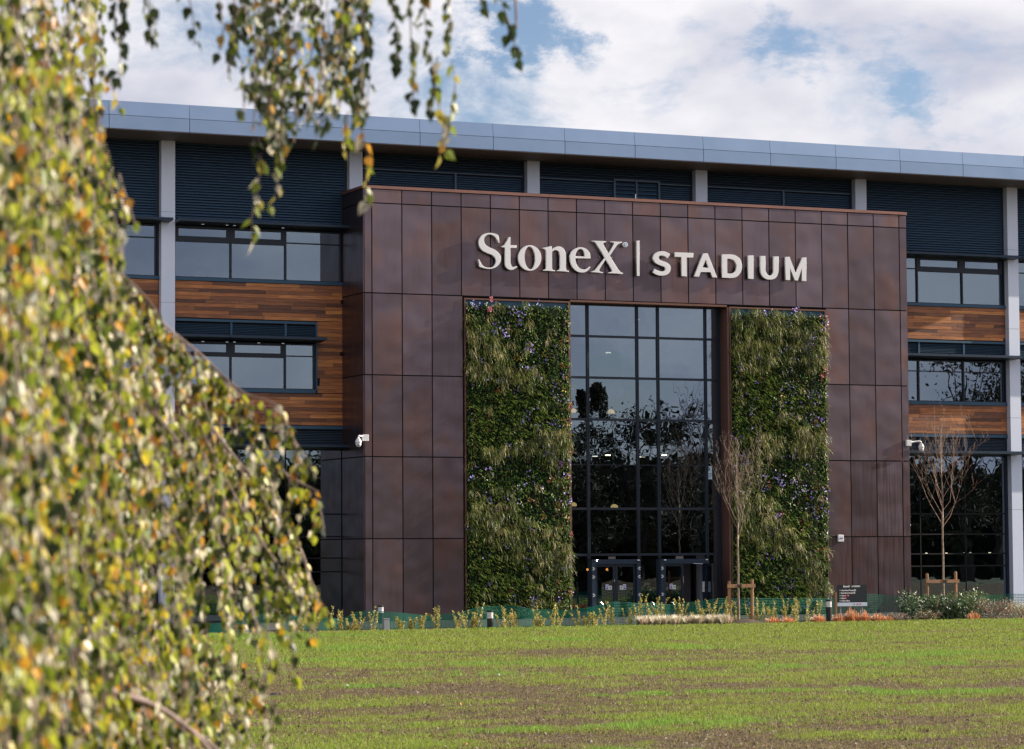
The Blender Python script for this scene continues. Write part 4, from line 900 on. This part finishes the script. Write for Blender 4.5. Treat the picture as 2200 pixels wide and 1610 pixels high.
p = at(1796, 1300, -9.95); t = thing('fence_stake', 'thin wooden stake holding the netting at the left of the direction sign', 'stake', (p.x, -9.95, 0)); g = MB(); g.box(-.035, .035, -.03, .03, 0, at(1796, 1273, -9.95).z); g.obj('stake_post', M['stake'], t)

# ================================================================== bare staked trees
def bare_tree(label, u, vb, Y, htop, v_fork, seed, spread, mk, mt, parts):
    p = at(u, vb, Y); zt = at(u, htop, Y).z; zf = at(u, v_fork, Y).z; rr = random.Random(seed)
    t = thing('young_tree', label, 'tree', (p.x, Y, 0), 'staked bare young trees')
    g = MB(); pts = [(0, 0, -.1)]; z = 0
    n = 9
    for i in range(1, n+1): z = zf*i/n; pts.append((.012*math.sin(i*1.3), .01*math.cos(i), z))
    lead = []
    for i in range(1, 9): q = i/8; lead.append((.03*math.sin(i*1.1)-.02*q, .03*math.cos(i*.9), zf+(zt-zf)*q))
    rad = [.045-.012*i/n for i in range(n+1)]+[.033*(1-i/8)**.8+.003 for i in range(1, 9)]
    g.tube(pts+lead, rad, 7); g.obj('trunk', M[mk], t, smooth=True)
    H = zt-zf; tw = MB()
    def grow(p0, d, ln_, r_, lev, mb):
        q = Vector(p0); d = Vector(d).normalized(); pts = [q.copy()]; rds = [r_]; ns = 6
        for k in range(ns):
            d = (d+Vector((rr.gauss(0, .19), rr.gauss(0, .19), .13+rr.gauss(0, .10)))).normalized(); q = q+d*ln_/ns; pts.append(q.copy()); rds.append(max(.0032, r_*(1-(k+1)/ns*.8)))
            if lev < 4 and k > 0:
                for _ in range(1 if lev == 1 else (1 if rr.random() < .42 else 0)):
                    side = Vector((rr.uniform(-1, 1), rr.uniform(-1, 1), rr.uniform(.2, .7))).normalized(); grow(q, d*.9+side*.75, ln_*rr.uniform(.28, .5), rds[-1]*.6, lev+1, tw)
        mb.tube(pts, rds, 5 if lev == 1 else 3, cap=False)
    nb = 18
    for i in range(nb):
        q = (i+.5)/nb; z0_ = zf+H*.62*q**1.25; ang = i*2.4+rr.uniform(-.4, .4); out_ = spread*(1-.55*q); up_ = 1.0
        m_ = MB(); grow((0, 0, z0_), (math.cos(ang)*out_, math.sin(ang)*out_, up_), (zt-z0_)*rr.uniform(.5, .8), .0115*(1-.5*q), 1, m_); m_.obj('branch', M[mt], t, smooth=True)
    tw.obj('twigs', M[mt], t, smooth=True, stuff=True)
    return t
bare_tree('bare young tree tied to two stakes in front of the right planted wall', 1587, 1330, -10.9, 937, 1162, 4, .60, 'bark_young', 'bark_young', 0)
bare_tree('bare reddish young tree rising out of a leafy bush right of the bronze block', 2028, 1325, -9.6, 880, 1135, 17, .78, 'bark_young', 'twig_red', 0)
def stakes(label, uc, Y, ua, ub, vt, vbar, lean):
    pa = at(ua, vt, Y); pb = at(ub, vt-4, Y); zb = at(uc, vbar, Y).z
    t = thing('tree_stake', label, 'tree stake', ((pa.x+pb.x)/2, Y, 0), 'timber stakes round the young trees'); cx = (pa.x+pb.x)/2
    for p in (pa, pb):
        g = MB(); x = p.x-cx; g.tube([(x, 0, -.1), (x+lean*.01, 0, p.z-.03), (x+lean*.012, 0, p.z)], [.055, .055, .04], 10); g.obj('post', M['stake'], t)
    g = MB(); g.box(pa.x-cx-.1, pb.x-cx+.1, -.085, -.058, zb-.06, zb+.06); g.obj('crossbar', M['stake'], t)
    g = MB(); x = at(uc, 1300, Y).x-cx; g.box(x-.07, x+.07, -.10, -.09+.15, zb-.05, zb+.05); g.obj('tie', M['black'], t)
stakes('round timber stakes with a crossbar holding the bare tree by the right planted wall', 1587, -10.85, 1566, 1615, 1248, 1259, 1)
stakes('timber stakes with a crossbar standing in the leafy bush on the right', 2028, -9.55, 1992, 2053, 1232, 1249, -1)
p = at(1600, 1333, -11); t = thing('tree_mound', 'dark low mound of soil round the base of the bare tree', 'soil mound', (p.x, -11.0, 0)); g = MB(); g.lathe([(.85, -.02), (.7, .04), (.35, .10), (.1, .16)], (0, 0, 0), 14); g.obj('soil_heap', M['soil'], t, smooth=True)

# ================================================================== planting bed
def leafy(mb, p, s, c, rr, nz=.4):
    nrm = Vector((rr.gauss(0, .7), -1+rr.gauss(0, .6), rr.gauss(nz, .5))).normalized(); dn = Vector((rr.gauss(0, .8), rr.gauss(0, .6), rr.uniform(-.5, 1))); a = (dn-nrm*dn.dot(nrm)).normalized(); b_ = nrm.cross(a)
    mb.poly([p, p+a*s*.4+b_*s*.32+nrm*s*.08, p+a*s, p+a*s*.4-b_*s*.32+nrm*s*.08], c)
anch = [(560, 'the loose netting flap'), (829, 'the square grey post'), (1053, 'the bollard below the planted wall'), (1320, 'the kink in the netting by the doors'), (1590, 'the staked tree'), (1781, 'the tall bollard')]
ords = ['first', 'second', 'third', 'fourth', 'fifth', 'sixth', 'seventh', 'eighth', 'ninth', 'tenth', 'eleventh', 'twelfth', 'thirteenth', 'fourteenth']
cnt = {}
plants = [(598, 40), (625, 24), (647, 26), (671, 44), (716, 46), (735, 40), (750, 24), (772, 38), (797, 46), (862, 26), (884, 26), (905, 34), (938, 44), (984, 34), (1000, 36), (1016, 24), (1028, 48), (1082, 40), (1092, 36), (1108, 28), (1145, 46), (1160, 22), (1186, 44), (1200, 34), (1245, 40), (1258, 20), (1277, 28), (1298, 34), (1320, 50), (1352, 34), (1370, 60), (1394, 50), (1414, 54), (1426, 42), (1456, 50), (1468, 46), (1484, 40), (1508, 46), (1530, 50), (1560, 50), (1580, 40), (1604, 50), (1628, 44), (1645, 40), (1665, 42), (1690, 46), (1712, 48), (1735, 44), (1757, 40)]
for i, (u, hp) in enumerate(plants):
    an_ = max((a for a in anch if a[0] <= u), key=lambda a: a[0]); cnt[an_] = cnt.get(an_, 0)+1
    rr = random.Random(100+i); Y = -11.05+rr.uniform(-.25, .35) if u < 1330 else -10.75+rr.uniform(-.3, .4)
    p = at(u, 1330, Y); dist = (Vector((p.x, Y, 0))-CAM).length; h = hp/FOC*dist*1.18
    look = 'tall' if hp >= 44 else ('short' if hp < 30 else 'medium')
    t = thing('young_shrub', f'{look} yellow-green shrub, {ords[cnt[an_]-1]} one right of {an_[1]}', 'shrub', (p.x, Y, -.02), 'young upright shrubs along the lawn edge')
    sm = MB(); lf_ = MB()
    for k in range(rr.randint(3, 6)):
        a0 = rr.uniform(0, 6.28); dd = Vector((math.cos(a0)*rr.uniform(.05, .38), math.sin(a0)*.25, 1)).normalized(); ln_ = h*rr.uniform(.55, 1.05) if k else h
        q = Vector((rr.uniform(-.10, .10), rr.uniform(-.08, .08), 0)); pts = [q.copy()]
        for s_ in range(5):
            dd = (dd+Vector((rr.gauss(0, .10), rr.gauss(0, .08), 0))).normalized(); q = q+dd*ln_/5; pts.append(q.copy())
            for _ in range(12):
                f_ = rr.random(); pp = pts[-2].lerp(pts[-1], f_); base = rr.choice(((.50, .46, .06), (.36, .40, .07), (.66, .58, .14), (.18, .22, .04), (.52, .32, .07)))
                leafy(lf_, pp+Vector((rr.gauss(0, .012), rr.gauss(0, .012), 0)), rr.uniform(.038, .07), base, rr)
        sm.tube(pts, [.006, .005, .005, .004, .004, .003], 3, cap=False)
    sm.obj('stems', M['twig_red'], t); lf_.obj('foliage', M['leaf'], t, stuff=True)
# pale ornamental grass
t = thing('ornamental_grass', 'low drift of pale straw ornamental grass left of the staked tree', 'grass clump', (at(1465, 1330, -11.2).x, -11.2, 0))
gr = MB(); rr = random.Random(5); ox = t.location.x
xa = at(1368, 1330, -11.2).x; xb = at(1562, 1330, -11.2).x
for k in range(150):
    cx_ = rr.uniform(xa, xb); cy_ = rr.uniform(-.35, .35); base = rr.choice(((.62, .52, .36), (.50, .44, .28), (.72, .64, .48), (.34, .32, .16), (.55, .40, .28)))
    hh = .30+.12*rr.random()
    for _ in range(34):
        a0 = rr.uniform(0, 6.28); rad_ = rr.uniform(.05, .22); q0 = Vector((cx_-ox, cy_, 0)); q2 = q0+Vector((math.cos(a0)*rad_, math.sin(a0)*rad_, hh*rr.uniform(.6, 1))); q1 = q0.lerp(q2, .55)+Vector((0, 0, .05)); s_ = Vector((.004, .002, 0)); f_ = rr.uniform(.7, 1.2); c = tuple(v*f_ for v in base)
        gr.poly([q0-s_, q0+s_, q1+s_, q1-s_], c); gr.poly([q1-s_, q1+s_, q2], c)
gr.obj('grass_blades', M['leaf'], t, stuff=True)
# orange heather mounds
oh = [(1660, 14, 'left of three orange heathers between the stakes and the tall bollard'), (1692, 14, 'middle of three orange heathers between the stakes and the tall bollard'), (1757, 18, 'right of three orange heathers beside the tall bollard'), (1802, 18, 'orange heather right below the left edge of the direction sign'), (1831, 30, 'tallest orange heather, in front of the direction sign'), (1855, 22, 'orange heather below the right edge of the direction sign'), (1885, 18, 'orange heather alone right of the direction sign'), (1905, 12, 'small dark orange heather next to the leafy bush'), (2091, 16, 'small orange heather in front of the leafy bush')]
for i, (u, hp, lab) in enumerate(oh):
    rr = random.Random(300+i); Y = -11.3; p = at(u, 1330, Y); dist = (p-CAM).length; h = hp/FOC*dist
    t = thing('heather', lab, 'heather', (p.x, Y, 0), 'low orange heathers in the bed'); m_ = MB()
    for k in range(260):
        a0 = rr.uniform(0, 6.28); r_ = rr.random()**.5*.23; q = Vector((math.cos(a0)*r_, math.sin(a0)*r_*.7, 0)); top_ = h*(1-(r_/.25)**2*.55)*rr.uniform(.5, 1.1); s_ = Vector((.008, .004, 0)); c = rr.choice(((.62, .20, .06), (.75, .33, .12), (.45, .12, .05), (.30, .14, .05), (.80, .45, .22))); t2 = q*1.25+Vector((rr.gauss(0, .02), rr.gauss(0, .02), top_*rr.uniform(.5, 1.15)))
        m_.poly([q-s_*.5, q+s_*.5, t2+s_, t2-s_], c)
    m_.obj('sprigs', M['leaf'], t, stuff=True)
# bushes on the right
def bush(label, u, wpx, hpx, Y, n, size, pal, seed, name='bush', cat='bush', droop=0):
    rr = random.Random(seed); p = at(u, 1330, Y); dist = (p-CAM).length; s_ = dist/FOC; Wd = wpx*s_/2; H_ = hpx*s_
    t = thing(name, label, cat, (p.x, Y, 0)); m_ = MB(); st = MB()
    for k in range(16):
        a0 = rr.uniform(0, 6.28); e = Vector((math.cos(a0)*Wd*.8, math.sin(a0)*.5, H_*rr.uniform(.5, .9))); st.tube([(0, 0, -.03), e*.5+Vector((0, 0, .08)), e], [.012, .009, .004], 4, cap=False)
    lob = [(rr.uniform(-.75, .75)*Wd, rr.uniform(-.3, .3), rr.uniform(.15, .65)*H_, rr.uniform(.25, .42)) for _ in range(13)]
    for k in range(n):
        lx_, ly_, lz_, lr = rr.choice(lob); d_ = Vector((rr.gauss(0, 1), rr.gauss(0, 1), rr.gauss(0, 1))).normalized()*rr.uniform(.5, 1.05)*lr*H_
        q = Vector((lx_+d_.x*1.1, ly_+d_.y, max(.03, lz_+d_.z))); leafy(m_, q, size*rr.uniform(.6, 1.3), rr.choice(pal), rr, .5)
    st.obj('stems', M['twig_red'], t); m_.obj('foliage', M['wallplant'] if not droop else M['leaf'], t, stuff=True)
bush('big glossy dark green leafy bush round the stakes of the right bare tree', 2010, 165, 66, -10.2, 3600, .095, ((.05, .10, .03), (.035, .08, .03), (.08, .14, .04), (.10, .15, .05), (.03, .06, .025)), 41)
bush('tall loose shoot of glossy leaves at the right end of the big bush', 2082, 70, 76, -10.4, 900, .10, ((.06, .12, .03), (.10, .16, .05), (.14, .22, .05)), 42)
bush('feathery grey-green shrub with red berries right of the big bush', 2135, 90, 46, -11.0, 2600, .045, ((.16, .18, .09), (.10, .13, .06), (.24, .24, .14), (.40, .06, .05), (.20, .14, .08)), 43, 'feathery_shrub', 'shrub', 1)
bush('low grey heathery clump between the orange heathers and the big bush', 1930, 60, 20, -11.3, 700, .035, ((.22, .20, .16), (.12, .13, .07), (.30, .12, .08)), 44, 'low_shrub', 'shrub', 1)
bush('pale straw coloured shrub at the far right edge of the bed', 2195, 60, 44, -10.9, 1600, .05, ((.52, .46, .30), (.40, .38, .22), (.30, .30, .15), (.60, .52, .36)), 45, 'pale_shrub', 'shrub', 1)
bush('bright green low shrub in front of the bronze block beneath the netting edge', 1990, 60, 26, -11.25, 700, .05, ((.12, .18, .04), (.08, .13, .04), (.28, .10, .05)), 46, 'low_shrub', 'shrub', 1)

# ================================================================== weeping birch in the foreground
birch = thing('weeping_birch', 'weeping birch with green, yellow and orange autumn leaves hanging over the left of the view', 'tree', tuple(dp(-620, 1500, 9.5).xy)+(0,))
BO = birch.location.copy()
def tub(name, pts, rad, m, parent=birch, n=7):
    g = MB(); g.tube([Vector(p)-BO for p in pts], rad, n); return g.obj(name, M[m], parent, smooth=True)
B0 = Vector((BO.x, BO.y, 0))
tub('trunk', [B0+Vector((.04*math.sin(k), .04*math.cos(k*1.3), -.2+k*.85)) for k in range(11)], [.17-.012*k for k in range(11)], 'trunk_birch', n=12)
def bough(path, r0, r1, m='bark_birch', name='branch'):
    P_ = [dp(u, v, d_) for u, v, d_ in path]; n = len(P_); o = []
    for i in range(n-1):
        p0, p1, p2, p3 = P_[max(i-1, 0)], P_[i], P_[i+1], P_[min(i+2, n-1)]
        for s in (0, .25, .5, .75): o.append(.5*((2*p1)+(p2-p0)*s+(2*p0-5*p1+4*p2-p3)*s*s+(3*p1-p0-3*p2+p3)*s**3))
    o.append(P_[-1]); k = len(o); tub(name, o, [r0+(r1-r0)*i/(k-1) for i in range(k)], m)
    return o
top0 = B0+Vector((0, 0, 5.2))
boughs = []
def B_(path, r0, r1): boughs.append(bough(path, r0, r1)); return boughs[-1]
B_([(-620, -900, 9.5), (-300, -500, 9.3), (-60, -200, 10.4), (60, 120, 10.4), (170, 380, 10.0), (262, 590, 9.0), (345, 690, 9.1), (440, 770, 9.2), (505, 840, 9.3), (555, 930, 9.4), (600, 1005, 9.4), (652, 1040, 9.5), (686, 1058, 9.5)], .0055, .002)
B_([(262, 590, 9.0), (300, 625, 8.9), (345, 678, 8.9)], .0045, .002)
B_([(440, 770, 9.2), (520, 842, 9.2), (590, 868, 9.2), (618, 915, 9.2), (640, 965, 9.2)], .0035, .002)
B_([(345, 690, 9.1), (420, 860, 9.3), (505, 985, 9.4), (560, 1040, 9.4), (625, 1130, 9.5), (655, 1210, 9.5), (686, 1305, 9.5)], .007, .0025)
B_([(420, 900, 9.3), (500, 1060, 9.2), (570, 1175, 9.2), (610, 1235, 9.2), (645, 1300, 9.2)], .006, .0025)
B_([(-420, 1000, 7.6), (-150, 1250, 7.4), (60, 1360, 7.3), (140, 1385, 7.3), (188, 1425, 7.3), (235, 1482, 7.4), (340, 1520, 7.5), (430, 1590, 7.6), (480, 1660, 7.6)], .018, .006)
B_([(186, 1418, 7.3), (225, 1416, 7.3), (262, 1416, 7.3)], .008, .004)
B_([(170, 1460, 7.6), (300, 1500, 7.6), (400, 1560, 7.7), (500, 1640, 7.8)], .010, .005)
B_([(-60, -200, 9.2), (200, -330, 8.6), (450, -380, 8.2), (650, -300, 8.2), (800, -220, 8.3), (960, -160, 8.3), (1090, -60, 8.3), (1110, 60, 8.3)], .022, .003)
B_([(40, 600, 8.2), (180, 760, 8.2), (300, 860, 8.3), (390, 960, 8.3), (450, 1100, 8.4)], .006, .003)
B_([(-60, 780, 7.0), (60, 960, 7.0), (190, 1080, 7.0), (260, 1200, 7.1)], .006, .003)
for a, b_, m_ in (((-620, -1250, 9.5), (-620, -900, 9.5), 0),): pass
MASK = [(-90, -90), (205, -90), (195, 60), (205, 180), (222, 260), (250, 330), (270, 450), (272, 560), (295, 650), (385, 725), (440, 800), (490, 850), (545, 910), (600, 960), (640, 1015), (688, 1052), (640, 1085), (650, 1150), (648, 1230), (685, 1300), (630, 1330), (556, 1340), (540, 1400), (548, 1500), (520, 1560), (575, 1660), (-90, 1660)]
MASK2 = [(505, -90), (705, -90), (690, 80), (695, 180), (640, 230), (615, 290), (585, 300), (545, 240), (520, 160), (495, 50)]
MASK3 = [(705, -90), (800, -90), (780, 100), (800, 150), (770, 260), (740, 250), (700, 170), (690, 60)]
rr = random.Random(77); twig = MB(); leaves = []
PAL = [((.20, .26, .025), 25), ((.46, .49, .05), 26), ((.035, .055, .010), 32), ((.66, .52, .05), 8), ((.72, .36, .03), 5), ((.34, .13, .02), 1), ((.68, .66, .46), 8), ((.88, .80, .62), 8)]  # creams: paler leaf undersides, and sun glints put into the colour
PAL_SHADED = [((.03, .05, .012), 46), ((.06, .09, .016), 26), ((.20, .22, .03), 12), ((.40, .24, .04), 6), ((.035, .06, .015), 22)]  # upper strands: crown shade and silhouette put into the leaf colour
def pick(p_):
    s = sum(w for _, w in p_); q = rr.uniform(0, s)
    for c, w in p_:
        q -= w
        if q <= 0: break
    f_ = rr.uniform(.75, 1.25); return tuple(v*f_ for v in c)
def strand(P0, vel, length, mask, spacing=.021, pal=PAL, keepp=1.0, size=1.0):
    q = Vector(P0); d = Vector(vel).normalized(); n = max(3, int(length/.05)); pts = [q.copy()]; jit = rr.gauss(0, 26)
    for k in range(n):
        d = (d+Vector((rr.gauss(0, .09), rr.gauss(0, .09), -.13))).normalized(); q2 = q+d*.05
        u, v, z = proj(q2)
        if mask is not None and not inpoly(u+jit, v, mask): 
            if k > 2: break
        m = int(.05/spacing+rr.random())
        for j in range(m):
            p = q.lerp(q2, rr.random())
            if rr.random() > keepp: continue
            leaves.append((p, rr.uniform(.022, .038)*size, pick(pal)))
        q = q2; pts.append(q.copy())
    twig.tube([p-BO for p in pts], [.0022]*len(pts), 3, cap=False)
def depth_at(u): return 5.9+3.6*min(max(u/620, 0), 1)
rdir = r2*.16+Vector((0, 0, -1))
cntS = 0
while cntS < 900:
    u = rr.uniform(-90, 690); v = rr.uniform(-120, 1600)
    if not inpoly(u, max(v, -80), MASK): continue
    edge = not inpoly(u+110, v, MASK)
    if edge and rr.random() < .40: continue
    if u > 470 and rr.random() < .50: continue
    if 330 < u <= 470 and rr.random() < .25: continue
    cntS += 1
    dd = depth_at(u)+rr.uniform(-.6, 3.2)
    strand(dp(u, v, dd), rdir+Vector((rr.gauss(0, .25), rr.gauss(0, .25), 0))*.8, rr.uniform(.22, .55), MASK)
for k in range(110):
    u = rr.uniform(-90, 215); v = rr.uniform(-130, 620); strand(dp(u, v, rr.uniform(7.5, 10.5)), rdir+Vector((rr.gauss(0, .2), rr.gauss(0, .2), 0)), rr.uniform(.25, .5), MASK)
# leaves on the traced boughs
for pts in boughs:
    for i in range(len(pts)-1):
        u, v, z = proj(pts[i])
        if not (-120 < u < 1200 and -150 < v < 1700): continue
        if v > 250:
          for _ in range(2 if u < 500 and v < 1000 else 1): strand(pts[i], rdir+Vector((rr.gauss(0, .3), rr.gauss(0, .3), 0)), rr.uniform(.05, .20), None, .019)
# upper group, seen against the sky
for mk_, n_s, kp in ((MASK2, 84, .9), (MASK3, 44, .8)):
    c_ = 0
    while c_ < n_s:
        u = rr.uniform(480, 810); v = rr.uniform(-130, 250)
        if not inpoly(u, max(v, -80), mk_): continue
        c_ += 1; strand(dp(u, v, rr.uniform(8.0, 9.4)), Vector((0, 0, -1))+r2*rr.gauss(.02, .12), rr.uniform(.15, .38), mk_, .023, PAL_SHADED if rr.random() < .75 else PAL, kp)
def line_strand(pts, n_l, pal=PAL_SHADED, depth=8.4, size=1.0):
    P_ = [dp(u, v, depth) for u, v in pts]; twig.tube([p-BO for p in P_], [.0022]*len(P_), 3, cap=False)
    seg = [(P_[i+1]-P_[i]).length for i in range(len(P_)-1)]; T = sum(seg)
    for k in range(n_l):
        s = T*(k+rr.uniform(.1, .9))/n_l; i = 0
        while i < len(seg)-1 and s > seg[i]: s -= seg[i]; i += 1
        leaves.append((P_[i].lerp(P_[i+1], min(1, s/seg[i])), rr.uniform(.030, .044)*size, pick(pal)))
LIT = [((.24, .30, .04), 40), ((.50, .46, .36), 24), ((.42, .36, .05), 20), ((.60, .30, .04), 10)]  # brighter strand tips, sunlit look put into the leaf colour
for pts, n_l, pl_ in (([(600, 250), (612, 300), (600, 345)], 12, PAL_SHADED), ([(596, 330), (590, 380), (600, 400), (583, 440)], 7, LIT), ([(560, 330), (556, 400), (540, 470), (545, 520)], 11, LIT), ([(790, -30), (780, 120), (772, 250)], 30, PAL_SHADED), ([(772, 250), (790, 330), (785, 390), (796, 445)], 11, LIT), ([(748, 240), (742, 300), (738, 320)], 6, LIT), ([(842, -30), (850, 60), (852, 135)], 13, PAL_SHADED), ([(880, -30), (884, 120), (890, 235)], 15, PAL_SHADED), ([(905, -30), (915, 50), (922, 100)], 9, PAL_SHADED), ([(965, -30), (968, 40), (962, 105)], 9, PAL_SHADED), ([(925, 110), (935, 180), (925, 230)], 7, PAL_SHADED), ([(940, 120), (932, 200), (955, 262), (945, 335)], 13, LIT), ([(972, 130), (978, 190), (962, 290), (955, 330)], 9, LIT), ([(1030, -30), (1036, 28)], 3, PAL_SHADED), ([(1070, -20), (1092, 45), (1105, 90), (1112, 130)], 10, PAL_SHADED), ([(268, -30), (262, 60), (255, 180)], 17, PAL_SHADED), ([(245, -30), (246, 70)], 7, PAL_SHADED), ([(318, -30), (325, 85)], 9, PAL_SHADED), ([(312, 0), (335, 60)], 4, PAL_SHADED), ([(400, -30), (414, 30), (418, 98)], 5, PAL_SHADED), ([(470, -10), (480, 60), (472, 112)], 6, PAL_SHADED), ([(505, 0), (500, 70), (510, 115)], 8, PAL_SHADED), ([(560, 300), (545, 300), (552, 340)], 5, PAL_SHADED), ([(690, 170), (700, 230), (690, 265)], 7, PAL_SHADED), ([(560, 1345), (600, 1420), (640, 1460)], 5, PAL), ([(545, 1480), (585, 1560), (575, 1640)], 9, PAL), ([(625, 1360), (632, 1470)], 4, PAL), ([(560, 1400), (575, 1500), (600, 1540)], 6, PAL)):
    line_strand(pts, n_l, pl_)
# build the leaves: biggest in the picture as single objects, the rest joined
sc_ = []
for i, (p, s, c) in enumerate(leaves):
    u, v, z = proj(p); inside = -20 < u < 1150 and -20 < v < 1630; sc_.append((s/z if inside else 0, i))
sc_.sort(reverse=True); big = set(i for _, i in sc_[:290])
OUT = [(0, 0), (.28, .08), (.40, .30), (.37, .45), (.22, .74), (.06, .98), (0, 1.12)]
lm = MB()
for sg in (1, -1): lm.poly([(sg*a, b_, abs(a)*.35+.05*b_*b_) for a, b_ in OUT] if sg > 0 else [(sg*a, b_, abs(a)*.35+.05*b_*b_) for a, b_ in reversed(OUT)])
leafmesh = lm.mesh('leaf', M['leaf_obj'])
mass = MB()
for i, (p, s, c) in enumerate(leaves):
    az = rr.uniform(0, 6.283); dn = Vector((rr.gauss(0, .38), rr.gauss(0, .38), -1)).normalized(); side = Vector((math.cos(az), math.sin(az), 0)); side = (side-dn*side.dot(dn)).normalized(); nrm = side.cross(dn)
    base = p-BO+side*rr.uniform(-.010, .010)+dn*.008
    if i in big:
        o = bpy.data.objects.new('leaf', leafmesh); link(o, birch); o.color = (*c, 1)
        o.matrix_local = Matrix(((side.x*s, dn.x*s, nrm.x*s, base.x), (side.y*s, dn.y*s, nrm.y*s, base.y), (side.z*s, dn.z*s, nrm.z*s, base.z), (0, 0, 0, 1)))
    else:
        for sg in (1, -1):
            L_ = OUT if sg > 0 else OUT[::-1]
            mass.poly([base+side*(sg*a*s)+dn*(b_*s)+nrm*((abs(a)*.35+.05*b_*b_)*s) for a, b_ in L_], c)
mass.obj('leaves', M['leaf_birch'], birch, stuff=True); twig.obj('twigs', M['bark_birch'], birch, smooth=True, stuff=True)
print('birch leaves', len(leaves))

# ================================================================== trees across the lawn, behind the viewer: they show in the glass
def far_tree(label, x, y, h, kind, seed, dens=1.0):
    rr = random.Random(seed); t = thing('parkland_tree', label, 'tree', (x, y, -.1), 'trees across the lawn mirrored in the glass')
    g = MB(); g.tube([(0, 0, 0), (.1, 0, h*.4), (0, .1, h*.8)], [h*.022, h*.014, .05], 7); g.obj('trunk', M['bark_far'], t)
    m_ = MB(); st = MB()
    cone = kind == 'conifer'
    lob = []
    for k in range(26):
        f = rr.uniform(.25, 1); a0 = rr.uniform(0, 6.28)
        if cone: r_ = (1-f)*h*.22+.2; lob.append((math.cos(a0)*r_*.6, math.sin(a0)*r_*.6, f*h, r_*.6+.4))
        else: r_ = h*.30*math.sin(min(1, (1.06-f)*1.6)*math.pi/2); lob.append((math.cos(a0)*r_, math.sin(a0)*r_, f*h*.92, h*rr.uniform(.07, .13)))
    for lx_, ly_, lz_, lr in lob:
        st.tube([(0, 0, lz_*.55), (lx_*.5, ly_*.5, lz_*.8), (lx_, ly_, lz_)], [.09, .06, .02], 4, cap=False)
    n = int((900 if kind == 'bare' else 6500)*dens)
    for k in range(n):
        lx_, ly_, lz_, lr = rr.choice(lob); d_ = Vector((rr.gauss(0, 1), rr.gauss(0, 1), rr.gauss(0, .8))).normalized()*lr*rr.uniform(.4, 1.1); q = Vector((lx_, ly_, lz_))+d_
        leafy(m_, q, rr.uniform(.14, .32), rr.choice(((.02, .03, .014), (.03, .038, .016), (.028, .034, .02), (.05, .035, .02))), rr, 0)
    if kind == 'bare':
        for k in range(260):
            lx_, ly_, lz_, lr = rr.choice(lob); d_ = Vector((rr.gauss(0, 1), rr.gauss(0, 1), rr.gauss(.5, .8))).normalized(); q = Vector((lx_, ly_, lz_)); st.tube([q, q+d_*lr, q+d_*lr*1.8+Vector((0, 0, .3))], [.035, .02, .01], 3, cap=False)
    st.obj('limbs', M['bark_far'], t); m_.obj('crown', M['dark_tree'], t, stuff=True)
spec_t = [(54, -98, 14.4, 'round', 'broad tree mirrored low at the left of the entrance glazing'), (58.5, -101, 15.2, 'conifer', 'upright dark tree mirrored beside the second glazing bar'), (62, -100, 14.6, 'round', 'dense dark tree mirrored in the middle of the entrance glazing'), (66.5, -99, 14.8, 'bare', 'thin leaved tree mirrored right of centre in the entrance glazing'), (72, -104, 14.6, 'bare', 'bare twiggy tree mirrored at the right of the entrance glazing'), (37.5, -96, 17.0, 'conifer', 'spire shaped tree mirrored in the left middle storey window'), (41, -101, 15.6, 'round', 'rounded tree mirrored in the last pane of the left window'), (88, -90, 20.5, 'round', 'tall tree mirrored in the upper right window, left one'), (94, -94, 20.0, 'round', 'tall tree mirrored in the upper right window, middle one'), (99.5, -91, 21.0, 'round', 'tall tree mirrored in the upper right window, right one'), (30, -104, 12, 'round', 'low tree mirrored in the left ground floor glazing'), (84, -104, 13.5, 'round', 'low tree mirrored in the right ground floor glazing')]
for i, (x, y, h, k, lab) in enumerate(spec_t): far_tree(lab, x, y, h, k, 500+i)
hd = MB(); rr = random.Random(9)
for k in range(60):
    xa = -30+3.0*k; ha = 7.6+1.6*noise.noise(Vector((xa*.12, 0, 1))); hb_ = 7.6+1.6*noise.noise(Vector(((xa+3)*.12, 0, 1)))
    hd.poly([(xa, -113, -.1), (xa+3, -113, -.1), (xa+3, -113.6, hb_), (xa, -113.6, ha)], (.02, .026, .014)); hd.poly([(xa, -113.6, ha), (xa+3, -113.6, hb_), (xa+3, -118, hb_*.8), (xa, -118, ha*.8)], (.02, .026, .014))
for k in range(14000):
    x = rr.uniform(-10, 130); y = -112+rr.uniform(-4, 4)-abs(x-60)*.02; zm = 9.0+1.6*noise.noise(Vector((x*.12, 0, 1)))
    leafy(hd, Vector((x, y, rr.uniform(0, 1)**.8*zm)), rr.uniform(.7, 1.5), rr.choice(((.02, .03, .014), (.035, .045, .02), (.05, .05, .02), (.02, .025, .02))), rr, 0)
o = hd.obj('far_hedgerow', M['dark_tree'], stuff=True); tag(o, 'dark belt of trees across the lawn seen only in the glass', 'woodland')
